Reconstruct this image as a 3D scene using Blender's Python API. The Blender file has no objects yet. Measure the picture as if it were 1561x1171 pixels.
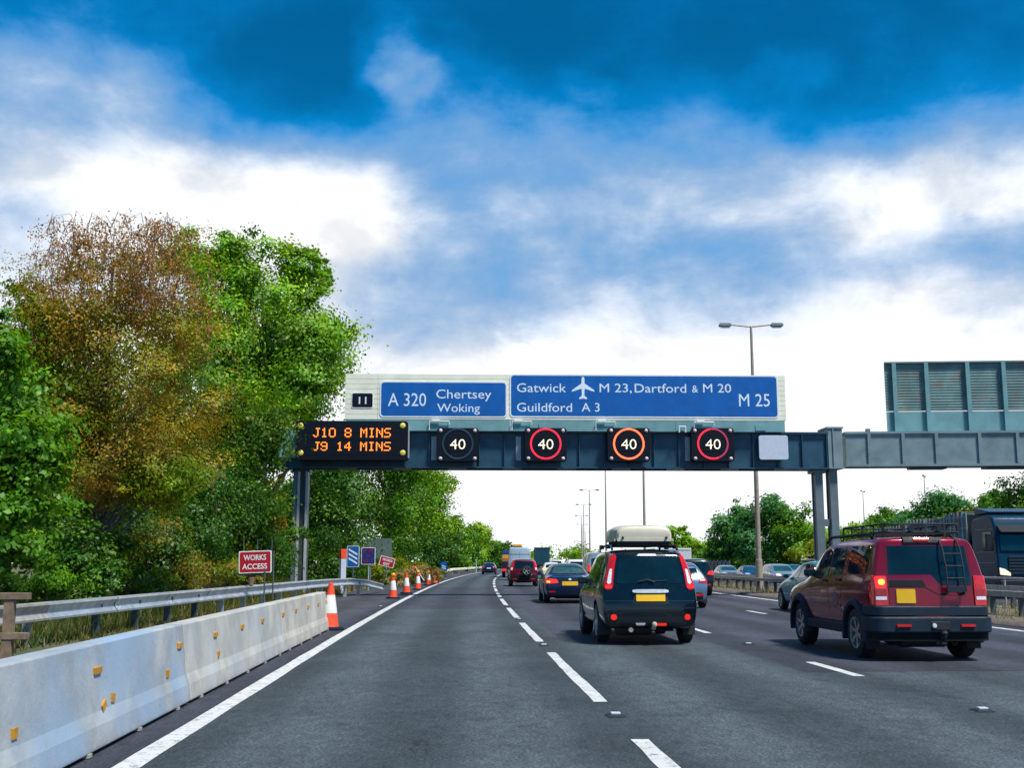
import bpy, bmesh, math, random
import numpy as np
from mathutils import Vector, Matrix
from mathutils.bvhtree import BVHTree
S = bpy.context.scene
COL = S.collection
R = math.radians
# ------------------------------------------------------------------ camera
FPX, HOR, EYE = 1720.0, 858.0, 1.45
PITCH = math.atan((HOR - 585.5) / FPX)
cam = bpy.data.objects.new('camera', bpy.data.cameras.new('camera'))
COL.objects.link(cam)
cam.location = (0, 0, EYE)
cam.rotation_euler = (R(90) + PITCH, 0, 0)
cam.data.sensor_width = 36.0
cam.data.lens = 36.0 * FPX / 1561.0
cam.data.clip_end = 9000
S.camera = cam
S.view_settings.view_transform = 'Standard'
S.view_settings.look = 'None'
S.view_settings.exposure = 0.38
S.view_settings.gamma = 1.0

def ray(px, py):
    u, v = px - 780.5, 585.5 - py
    return Vector((u, FPX * math.cos(PITCH) - v * math.sin(PITCH), FPX * math.sin(PITCH) + v * math.cos(PITCH)))
def at(px, py, Y):
    d = ray(px, py); p = d * (Y / d.y); p.z += EYE
    return p
def xat(px, Y): return at(px, HOR, Y).x
def zat(py, Y): return at(780.5, py, Y).z
# ------------------------------------------------------------------ sun and sky
SUN_AZ, SUN_EL = R(134), R(60)     # clockwise from straight ahead: behind and to the right
sd = bpy.data.lights.new('sun', 'SUN'); sd.energy = 4.3; sd.angle = R(10); sd.color = (1.0, 0.95, 0.87)
sun = bpy.data.objects.new('sun', sd); COL.objects.link(sun)
sv = Vector((math.sin(SUN_AZ) * math.cos(SUN_EL), math.cos(SUN_AZ) * math.cos(SUN_EL), math.sin(SUN_EL)))
sun.rotation_euler = sv.to_track_quat('Z', 'Y').to_euler()

W = bpy.data.worlds.new('World'); S.world = W; W.use_nodes = True
class NT:
    def __init__(s, tree): s.t = tree; s.n = tree.nodes; s.l = tree.links
    def new(s, typ, **kw):
        n = s.n.new(typ)
        for k, v in kw.items(): setattr(n, k, v)
        return n
    def put(s, sock, v):
        if isinstance(v, bpy.types.NodeSocket): s.l.new(v, sock)
        elif v is not None: sock.default_value = v
    def m(s, op, a, b=None, c=None, clamp=False):
        n = s.new('ShaderNodeMath', operation=op, use_clamp=clamp)
        s.put(n.inputs[0], a); s.put(n.inputs[1], b); s.put(n.inputs[2], c)
        return n.outputs[0]
    def vm(s, op, a, b=None):
        n = s.new('ShaderNodeVectorMath', operation=op)
        s.put(n.inputs[0], a); s.put(n.inputs[1], b)
        return n.outputs['Value'] if op == 'LENGTH' else n.outputs[0]
    def mr(s, v, a, b, c=0.0, d=1.0, smooth=True):
        n = s.new('ShaderNodeMapRange'); n.interpolation_type = 'SMOOTHSTEP' if smooth else 'LINEAR'
        s.put(n.inputs[0], v)
        for i, q in enumerate((a, b, c, d)): s.put(n.inputs[1 + i], q)
        return n.outputs[0]
    def noise(s, vec, scale, detail=4, rough=.55, dist=0.0):
        n = s.new('ShaderNodeTexNoise'); s.put(n.inputs['Vector'], vec)
        n.inputs['Scale'].default_value = scale; n.inputs['Detail'].default_value = detail
        n.inputs['Roughness'].default_value = rough; n.inputs['Distortion'].default_value = dist
        return n.outputs[0]
    def mix(s, f, a, b, mode='MIX'):
        n = s.new('ShaderNodeMix', data_type='RGBA', blend_type=mode)
        s.put(n.inputs[0], f); s.put(n.inputs[6], a); s.put(n.inputs[7], b)
        return n.outputs[2]
    def sepxyz(s, v):
        n = s.new('ShaderNodeSeparateXYZ'); s.put(n.inputs[0], v); return n.outputs
    def comb(s, x, y, z):
        n = s.new('ShaderNodeCombineXYZ'); s.put(n.inputs[0], x); s.put(n.inputs[1], y); s.put(n.inputs[2], z); return n.outputs[0]
def c4(c): return (c[0], c[1], c[2], 1.0)

def build_world():
    t = NT(W.node_tree); t.n.clear()
    out = t.new('ShaderNodeOutputWorld'); bg = t.new('ShaderNodeBackground')
    STR = 0.1
    bg.inputs[1].default_value = STR
    t.l.new(bg.outputs[0], out.inputs[0])
    sky = t.new('ShaderNodeTexSky', sky_type='NISHITA'); sky.sun_disc = False
    sky.sun_elevation = SUN_EL; sky.sun_rotation = SUN_AZ
    sky.air_density = 1.0; sky.dust_density = 0.4; sky.ozone_density = 2.5
    tc = t.new('ShaderNodeTexCoord'); d = t.vm('NORMALIZE', tc.outputs['Generated'])
    x, y, z = t.sepxyz(d)
    az = t.m('ARCTAN2', x, y); el = t.m('ARCSINE', z)
    p = t.comb(az, el, 0.0)
    # warped position so that cloud edges billow
    w1 = t.new('ShaderNodeTexNoise'); t.put(w1.inputs['Vector'], d); w1.inputs['Scale'].default_value = 9; w1.inputs['Detail'].default_value = 5
    wv = t.vm('SUBTRACT', w1.outputs['Color'], (.5, .5, .5)); wv = t.vm('MULTIPLY', wv, (.13, .085, 0))
    pw = t.vm('ADD', p, wv)
    def blob(px, py, rx, ry):
        q = ray(px, py).normalized()
        c = (math.atan2(q.x, q.y), math.asin(q.z), 0)
        v = t.vm('SUBTRACT', pw, c); v = t.vm('MULTIPLY', v, (FPX / rx, FPX / ry, 0))
        return t.mr(t.vm('LENGTH', v), 0.25, 1.0, 1.0, 0.0)
    def total(lst, base):
        a = base
        for wgt, px, py, rx, ry in lst: a = t.m('MULTIPLY_ADD', blob(px, py, rx, ry), wgt, a)
        return a
    st = t.vm('MULTIPLY', d, (1.0, 1.0, 1.5))
    n1 = t.noise(st, 6.0, 12, .60, .25)
    n2 = t.noise(t.vm('ADD', st, (3.1, 1.7, .4)), 10.0, 12, .60, .25)
    n3 = t.noise(t.vm('ADD', st, (7.1, 2.7, 5.4)), 3.2, 8, .6)
    n4 = t.noise(t.vm('ADD', t.vm('MULTIPLY', d, (1, 1, 3.2)), (1.1, 8.7, 2.4)), 5.0, 10, .58, .15)
    # one field from deep blue (0) through blue grey cloud (.5) to bright white cloud (1)
    base = t.mr(el, R(7), R(27), 1.05, .08, False)
    back = t.mr(y, .35, -.25, 0.0, .45)
    f = total([(.20, 95, 140, 240, 210), (.34, 330, 320, 470, 150), (-.30, 430, 110, 260, 170), (.34, 585, 75, 80, 75), (.22, 630, 125, 60, 45),
               (-.15, 960, 390, 480, 150), (.12, 900, 320, 340, 90), (-.15, 690, 480, 260, 100), (.08, 640, 380, 200, 90), (-.22, 1300, 90, 480, 150), (.12, 1200, 270, 330, 70), (.30, 1420, 310, 340, 95), (-.20, 1490, 370, 240, 60),
               (-.14, 650, 330, 130, 110), (-.12, 30, 0, 240, 80), (.16, 1200, 105, 110, 45), (.14, 900, 130, 90, 40), (-.14, 60, 330, 130, 60),
               (-.14, 860, 60, 500, 120), (.12, 1000, 560, 500, 60)], base)
    amp = t.mr(el, R(4), R(12), .25, 1.0)
    nz = t.m('MULTIPLY_ADD', t.m('SUBTRACT', n1, .5), .66, t.m('MULTIPLY', t.m('SUBTRACT', n2, .5), .42))
    nz = t.m('MULTIPLY_ADD', t.m('SUBTRACT', n4, .5), .40, nz)
    f = t.m('MULTIPLY_ADD', nz, amp, f)
    f = t.m('SUBTRACT', f, back)
    K = 1.0 / STR
    blue = t.mix(1.0, sky.outputs[0], (.01, .80, 1.20, 1), 'MULTIPLY')
    dk = t.mr(f, -.15, .36, .62, 1.20)
    blue = t.vm('SCALE', blue); t.l.new(dk, blue.node.inputs[3])
    c = t.mix(t.mr(f, .14, .52), blue, (.165 * K, .325 * K, .56 * K, 1))
    wv2 = t.vm('SCALE', (.80 * K, .815 * K, .84 * K)); t.l.new(t.mr(t.m('MULTIPLY_ADD', amp, t.m('SUBTRACT', n2, .62), .62), .36, .60, .84, 1.06), wv2.node.inputs[3])
    c = t.mix(t.mr(f, .42, .96), c, wv2)
    t.l.new(c, bg.inputs[0])
build_world()

# ------------------------------------------------------------------ materials
MAT = {}
def principled(name):
    m = bpy.data.materials.new(name); m.use_nodes = True
    t = NT(m.node_tree); b = t.n['Principled BSDF']
    return m, t, b
def mat(name, col, rough=.5, metal=0.0, spec=.5, coat=0.0, var=.12, scale=6.0, bump=0.0, bscale=60.0, emit=None, estr=1.0, dirt=0.0, dirtcol=(.09, .08, .065)):
    if name in MAT: return MAT[name]
    m, t, b = principled(name)
    tc = t.new('ShaderNodeTexCoord').outputs['Object']
    n = t.noise(tc, scale, 5, .6)
    k = t.mr(n, .3, .7, 1 - var, 1 + var)
    cv = t.vm('SCALE', (col[0], col[1], col[2])); t.l.new(k, cv.node.inputs[3])
    if dirt:
        g = t.mr(t.noise(tc, scale * .6 + 1.3, 7, .68, .4), .48, .75, 0, dirt)
        cv = t.mix(g, cv, c4(dirtcol))
    t.put(b.inputs['Base Color'], cv)
    r = t.mr(t.noise(tc, scale * 2.3, 3), .3, .7, max(0, rough - .06), min(1, rough + .06))
    t.put(b.inputs['Roughness'], r)
    b.inputs['Metallic'].default_value = metal
    b.inputs['Specular IOR Level'].default_value = spec
    if coat: b.inputs['Coat Weight'].default_value = coat; b.inputs['Coat Roughness'].default_value = .04
    if emit:
        b.inputs['Emission Color'].default_value = c4(emit); b.inputs['Emission Strength'].default_value = estr
    if bump:
        bn = t.new('ShaderNodeBump'); bn.inputs['Strength'].default_value = bump; bn.inputs['Distance'].default_value = .02
        t.l.new(t.noise(tc, bscale, 6, .6), bn.inputs['Height']); t.l.new(bn.outputs[0], b.inputs['Normal'])
    MAT[name] = m
    return m
def leaf_mat(name, rough=.45, trans=.34):
    if name in MAT: return MAT[name]
    m = bpy.data.materials.new(name); m.use_nodes = True
    t = NT(m.node_tree); t.n.clear()
    out = t.new('ShaderNodeOutputMaterial')
    at_ = t.new('ShaderNodeAttribute', attribute_name='leafcol')
    tc = t.new('ShaderNodeTexCoord').outputs['Object']
    k = t.mr(t.noise(tc, 2.2, 3), .3, .7, .8, 1.2)
    cv = t.vm('SCALE', at_.outputs['Color']); t.l.new(k, cv.node.inputs[3])
    d = t.new('ShaderNodeBsdfDiffuse'); t.l.new(cv, d.inputs[0])
    tr = t.new('ShaderNodeBsdfTranslucent'); t.l.new(t.mix(1, cv, (1.9, 1.6, .5, 1), 'MULTIPLY'), tr.inputs[0])
    mx = t.new('ShaderNodeMixShader'); mx.inputs[0].default_value = trans
    t.l.new(d.outputs[0], mx.inputs[1]); t.l.new(tr.outputs[0], mx.inputs[2])
    g = t.new('ShaderNodeBsdfGlossy'); g.inputs['Roughness'].default_value = rough
    g.inputs['Color'].default_value = (.9, .95, .9, 1)
    m2 = t.new('ShaderNodeMixShader'); m2.inputs[0].default_value = .018
    t.l.new(mx.outputs[0], m2.inputs[1]); t.l.new(g.outputs[0], m2.inputs[2])
    t.l.new(m2.outputs[0], out.inputs[0])
    MAT[name] = m
    return m
def road_mat():
    m, t, b = principled('asphalt')
    uv = t.new('ShaderNodeUVMap', uv_map='lane').outputs[0]
    u, v, _ = t.sepxyz(uv)
    # newer dark surfacing starts at a different distance in each lane
    thr = 1000.0
    def lanepick(lo, hi, val, acc):
        inside = t.m('MULTIPLY', t.m('GREATER_THAN', u, lo), t.m('LESS_THAN', u, hi))
        return t.m('ADD', t.m('MULTIPLY', inside, val), t.m('MULTIPLY', t.m('SUBTRACT', 1.0, inside), acc))
    acc = lanepick(-.05, 4.3, 36.5, -100.0)
    acc = lanepick(4.3, 7.0, 21.0, acc)
    acc = lanepick(7.0, 60.0, 15.2, acc)
    edge = t.m('MULTIPLY_ADD', t.noise(t.vm('MULTIPLY', uv, (6, 6, 0)), 1.0, 4), .12, acc)
    new = t.m('GREATER_THAN', v, edge)
    far_old = t.m('MULTIPLY', t.m('GREATER_THAN', v, 68.0), t.m('LESS_THAN', u, 7.0))
    far_old = t.m('MULTIPLY', far_old, t.m('GREATER_THAN', u, 0.0))
    new = t.m('MULTIPLY', new, t.m('SUBTRACT', 1.0, t.m('MULTIPLY', far_old, .7)))
    fine = t.noise(t.vm('MULTIPLY', uv, (1, 1, 0)), 38.0, 6, .75)
    med = t.noise(t.vm('MULTIPLY', uv, (1.3, .16, 0)), 1.0, 6, .6)
    blot = t.noise(t.vm('MULTIPLY', uv, (.9, .5, 0)), 1.0, 5, .6, .6)
    # polished tyre tracks, two per lane
    tr = t.m('COSINE', t.m('MULTIPLY', t.m('SUBTRACT', u, 1.0), 2 * math.pi / 1.83))
    tr = t.mr(t.m('MULTIPLY_ADD', t.m('SUBTRACT', med, .5), 1.4, tr), -.9, 1.0, .72, 1.22)
    old_c = t.mix(t.mr(fine, .35, .68), (.015, .022, .027, 1), (.094, .120, .132, 1))
    new_c = t.mix(t.mr(fine, .35, .68), (.014, .017, .025, 1), (.074, .080, .104, 1))
    col = t.mix(new, old_c, new_c)
    col = t.vm('SCALE', col); t.l.new(tr, col.node.inputs[3])
    col = t.vm('SCALE', col); t.l.new(t.mr(blot, .3, .72, 1.18, .80), col.node.inputs[3])
    grit = t.noise(t.vm('MULTIPLY', uv, (1, .45, 0)), 9.0, 7, .75)
    col = t.vm('SCALE', col); t.l.new(t.mr(grit, .3, .7, .72, 1.3), col.node.inputs[3])
    oil = t.m('MULTIPLY', t.mr(t.noise(t.vm('MULTIPLY', uv, (1.1, .8, 0)), 1.7, 5, .6, .5), .62, .72), .5)
    col = t.mix(oil, col, (.010, .012, .014, 1))
    # tar seams and cracks
    vo = t.new('ShaderNodeTexVoronoi', feature='DISTANCE_TO_EDGE')
    t.put(vo.inputs['Vector'], t.vm('ADD', t.vm('MULTIPLY', uv, (.42, .12, 0)), t.comb(t.m('MULTIPLY', med, .5), t.m('MULTIPLY', blot, .4), 0.0)))
    crack = t.m('MULTIPLY', t.mr(vo.outputs[0], .002, .008, 1, 0), t.mr(blot, .52, .6))
    col = t.mix(t.m('MULTIPLY', crack, .6), col, (.012, .013, .015, 1))
    seam = t.mr(t.m('ABSOLUTE', t.m('SUBTRACT', v, edge)), .03, .09, .7, 0)
    col = t.mix(seam, col, (.015, .016, .018, 1))
    # brown dust on the hard shoulder and along the central edge
    dust = t.m('MULTIPLY', t.mr(u, -.3, -.9, 0, 1), t.mr(med, .35, .65, .2, .75))
    col = t.mix(t.m('MULTIPLY', dust, .35), col, (.11, .095, .085, 1))
    t.put(b.inputs['Base Color'], col)
    b.inputs['Roughness'].default_value = .78
    b.inputs['Specular IOR Level'].default_value = .35
    bn = t.new('ShaderNodeBump'); bn.inputs['Strength'].default_value = .5; bn.inputs['Distance'].default_value = .012
    t.l.new(fine, bn.inputs['Height']); t.l.new(bn.outputs[0], b.inputs['Normal'])
    return m
def paintline_mat():
    m, t, b = principled('white_line_paint')
    tc = t.new('ShaderNodeTexCoord').outputs['Object']
    n = t.noise(tc, 9.0, 7, .7)
    n2 = t.noise(tc, 60.0, 4, .7)
    worn = t.mr(t.m('MULTIPLY_ADD', n2, .45, n), .74, .90)
    col = t.mix(worn, (.60, .61, .60, 1), (.10, .11, .12, 1))
    col = t.mix(t.mr(t.noise(tc, 2.1, 5, .6), .35, .7, 0, .4), col, (.42, .41, .39, 1))
    t.put(b.inputs['Base Color'], col); b.inputs['Roughness'].default_value = .7
    return m
def concrete_mat(name, blue):
    m, t, b = principled(name)
    tc = t.new('ShaderNodeTexCoord').outputs['Object']
    col = t.mix(t.mr(t.noise(tc, 1.6, 7, .62), .3, .7), (.36, .345, .30, 1) if blue < .5 else (.25, .27, .28, 1), (.56, .54, .48, 1) if blue < .5 else (.44, .46, .46, 1))
    st = t.vm('MULTIPLY', tc, (5, 3.2, .55))
    col = t.mix(t.mr(t.noise(st, 1.0, 6, .6), .54, .80, 0, .32), col, (.30, .27, .23, 1))
    col = t.mix(t.mr(t.noise(tc, 11, 6, .7), .62, .76, 0, .3), col, (.78, .77, .74, 1))
    if blue:
        col = t.mix(t.mr(t.noise(t.vm('MULTIPLY', tc, (1, .8, .5)), 1.1, 4, .5), .36, .62, 0, blue), col, (.24, .36, .50, 1))
    pits = t.noise(tc, 45, 3, .5)
    col = t.mix(t.mr(pits, .69, .74, 0, .75), col, (.12, .11, .10, 1))
    z = t.sepxyz(tc)[2]
    col = t.mix(t.mr(t.m('MULTIPLY_ADD', t.noise(tc, 5, 5), .16, z), .20, .08, 0, .35), col, (.22, .20, .17, 1))
    t.put(b.inputs['Base Color'], col); b.inputs['Roughness'].default_value = .85
    bn = t.new('ShaderNodeBump'); bn.inputs['Strength'].default_value = .35; bn.inputs['Distance'].default_value = .01
    t.l.new(t.noise(tc, 26, 7, .65), bn.inputs['Height']); t.l.new(bn.outputs[0], b.inputs['Normal'])
    return m
def earth_mat(name, a, b_, c, scale=.6):
    m, t, b = principled(name)
    tc = t.new('ShaderNodeTexCoord').outputs['Object']
    col = t.mix(t.mr(t.noise(tc, scale, 8, .65), .35, .65), c4(a), c4(b_))
    col = t.mix(t.mr(t.noise(tc, scale * 9, 6, .7), .5, .68), col, c4(c))
    t.put(b.inputs['Base Color'], col); b.inputs['Roughness'].default_value = .95
    bn = t.new('ShaderNodeBump'); bn.inputs['Strength'].default_value = .8; bn.inputs['Distance'].default_value = .05
    t.l.new(t.noise(tc, scale * 16, 6, .7), bn.inputs['Height']); t.l.new(bn.outputs[0], b.inputs['Normal'])
    return m
M = dict(
    asphalt=road_mat(), line=paintline_mat(),
    conc=concrete_mat('barrier_concrete', 0), concb=concrete_mat('blue_stained_concrete', .8), concm=concrete_mat('part_stained_concrete', .3),
    soil=earth_mat('verge_soil', (.055, .075, .022), (.11, .105, .045), (.17, .13, .07)),
    median=earth_mat('reservation_gravel', (.14, .115, .09), (.20, .17, .135), (.085, .075, .06), 1.2),
    galv=mat('galvanised_steel', (.52, .57, .60), .42, .55, var=.18, scale=3.0, dirt=.35, dirtcol=(.25, .25, .24)),
    galvold=mat('weathered_steel', (.40, .38, .36), .6, .3, var=.2, dirt=.5, dirtcol=(.20, .14, .09)),
    boxrail=mat('weathered_rail', (.34, .30, .25), .65, .2, var=.2, dirt=.5, dirtcol=(.17, .13, .10)),
    railpost=mat('dark_steel_post', (.07, .09, .10), .6, .3, var=.2),
    gbeam=mat('blue_grey_beam_paint', (.014, .066, .112), .45, 0, var=.18, scale=1.5, dirt=.25, dirtcol=(.008, .022, .035)),
    gpost=mat('grey_post_paint', (.13, .17, .19), .5, .1, var=.14, scale=2),
    gdark=mat('dark_post_paint', (.045, .052, .058), .5, .1, var=.14, scale=2),
    glight=mat('pale_steel', (.42, .45, .45), .5, .2, var=.12, scale=3),
    steelgrey=mat('grey_girder_paint', (.19, .265, .285), .55, .1, var=.15, scale=1.2, dirt=.4, dirtcol=(.10, .12, .12)),
    teal=mat('teal_backing', (.15, .32, .34), .55, 0, var=.12, scale=1.4, dirt=.25, dirtcol=(.10, .2, .2)),
    cream=mat('cream_backing', (.84, .84, .68), .55, 0, var=.06, scale=1.1, dirt=.22, dirtcol=(.5, .5, .42)),
    blue=mat('motorway_blue', (.000, .104, .40), .40, 0, var=.10, scale=1.3),
    white=mat('sign_white', (.80, .82, .82), .45, var=.05),
    lettering=mat('sign_lettering', (.74, .84, .90), .4, var=.04),
    black=mat('sign_black', (.004, .007, .014), .5, 0, .2, var=.1),
    red=mat('sign_red', (.42, .010, .022), .4, var=.1),
    amber=mat('amber_reflector', (.80, .33, .010), .35, var=.15, scale=30),
    tab=mat('yellow_tab', (.50, .24, .015), .5, var=.25, scale=20),
    panelgrey=mat('blank_panel', (.52, .58, .68), .5, var=.06),
    timber=mat('weathered_timber', (.22, .155, .10), .8, var=.3, scale=9, bump=.3),
    lamppost=mat('lamp_column', (.36, .31, .25), .6, .2, var=.15, dirt=.3, dirtcol=(.25, .18, .13)),
    lamphead=mat('lamp_head_grey', (.22, .26, .28), .5, .3),
    cone_o=mat('cone_orange', (.85, .075, .02), .5, var=.1, scale=7, dirt=.25, dirtcol=(.35, .06, .03)),
    cone_w=mat('cone_sleeve', (.80, .82, .82), .4, var=.05, scale=7, dirt=.2, dirtcol=(.5, .48, .45)),
    rubber=mat('black_rubber', (.014, .018, .021), .75, var=.2, scale=12),
    tyre=mat('tyre_rubber', (.016, .017, .018), .8, var=.2, scale=14),
    rim=mat('alloy_rim', (.50, .53, .55), .3, .85, var=.1),
    rimdull=mat('dusty_alloy_rim', (.30, .29, .28), .5, .5, var=.2),
    rimdark=mat('dark_wheel_back', (.02, .022, .024), .6, .3),
    well=mat('wheel_well', (.010, .011, .012), .9),
    trim=mat('dark_plastic_trim', (.008, .013, .018), .6, 0, .3, var=.15, scale=8),
    trimb=mat('blue_grey_plastic', (.008, .022, .038), .6, 0, .3, var=.15, scale=5, dirt=.15, dirtcol=(.05, .06, .065)),
    glass=mat('tinted_glass', (.004, .018, .028), .04, 0, .45, 0, var=.3, scale=2),
    glassg=mat('green_tinted_glass', (.012, .06, .06), .04, 0, .65, 0, var=.3, scale=2),
    chrome=mat('chrome_trim', (.75, .77, .8), .12, 1.0, var=.04),
    satin=mat('satin_chrome', (.66, .68, .70), .42, .45, var=.05),
    plate=mat('yellow_plate', (.80, .47, .01), .4, var=.04),
    wplate=mat('white_plate', (.75, .75, .72), .4, var=.04),
    lampred=mat('red_lens', (.55, .008, .012), .12, 0, .6, .6, var=.15, scale=14, emit=(.8, .01, .01), estr=.05),
    lamplit=mat('lit_red_lens', (.7, .02, .01), .15, 0, .6, .5, var=.1, emit=(1, .02, .01), estr=.45),
    lampdeep=mat('deep_red_lens', (.33, .006, .010), .12, 0, .6, .6, var=.15, scale=14),
    lampor=mat('lit_indicator', (1, .25, .05), .2, emit=(1, .25, .04), estr=2.4),
    lampwh=mat('clear_lens', (.72, .74, .76), .12, 0, .6, .5, var=.1, scale=20),
    headlit=mat('lit_headlamp', (.6, .55, .42), .2, emit=(1, .80, .5), estr=.7),
    headclear=mat('clear_headlamp', (.62, .68, .72), .1, .3, .6, .6, var=.2, scale=10),
    creamabs=mat('cream_plastic', (.56, .52, .40), .4, 0, .5, .15, var=.06, scale=3, dirt=.15, dirtcol=(.35, .32, .25)),
    ledor=mat('led_amber', (.9, .3, .03), .4, emit=(1.0, .20, .025), estr=1.35),
    ledwh=mat('led_white', (.95, .9, .7), .4, emit=(1.0, .84, .50), estr=.95),
    ledred=mat('led_red', (.8, .02, .03), .4, emit=(1.0, .02, .06), estr=.8),
    ledred2=mat('led_orange_red', (.9, .06, .02), .4, emit=(1.0, .13, .05), estr=2.0),
    ledoff=mat('led_unlit', (.015, .05, .075), .4),
    leddim=mat('led_dim_red', (.35, .03, .10), .4, emit=(.5, .03, .08), estr=.35),
    sigyel=mat('yellow_lens', (.62, .52, .08), .35, emit=(.7, .6, .1), estr=.15),
    sigpink=mat('pale_lens', (.72, .55, .55), .35),
    bark=mat('bark', (.10, .078, .055), .9, var=.35, scale=5, bump=.6, bscale=18),
    barkgrey=mat('pale_bark', (.17, .15, .12), .9, var=.35, scale=5, bump=.6, bscale=18),
    strap=mat('orange_strap', (.36, .11, .06), .7),
    cage=mat('cage_steel', (.30, .42, .47), .5, .2),
    leaf=leaf_mat('leaf'), dryleaf=leaf_mat('dry_leaf', .7, .3),
)
def paint(name, col, metal=.3, rough=.28, coat=1.0):
    return mat(name, col, rough, metal, .35, coat * .45, var=.03, scale=1.2)
PA = dict(
    black=paint('black_green_paint', (.004, .010, .016), .3, .2, 1.5), burg=paint('burgundy_paint', (.235, .005, .021), .35, .2, 1.5),
    navy=paint('navy_paint', (.007, .020, .07), .4), maroon=paint('maroon_paint', (.13, .006, .022), .35),
    teal=paint('teal_paint', (.025, .27, .31), .15, .3, .6), sky=paint('light_blue_paint', (.15, .25, .38), .5, .3),
    dark=paint('charcoal_paint', (.012, .018, .028), .4), white=paint('white_paint', (.68, .70, .72), 0, .35),
    silver=paint('silver_paint', (.40, .46, .52), .6, .3), vanblue=paint('pale_blue_van_paint', (.36, .47, .56), .1, .4),
    lorry=paint('dark_teal_lorry_paint', (.010, .06, .085), 0, .5, .2), cab=mat('black_cab_paint', (.004, .040, .085), .35, 0, .12, .0, var=.1),
    rblue=paint('royal_blue_paint', (.015, .07, .26), .4), red=paint('red_paint', (.42, .02, .02), .1),
    cream=paint('cream_paint', (.6, .55, .46), .2))
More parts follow.
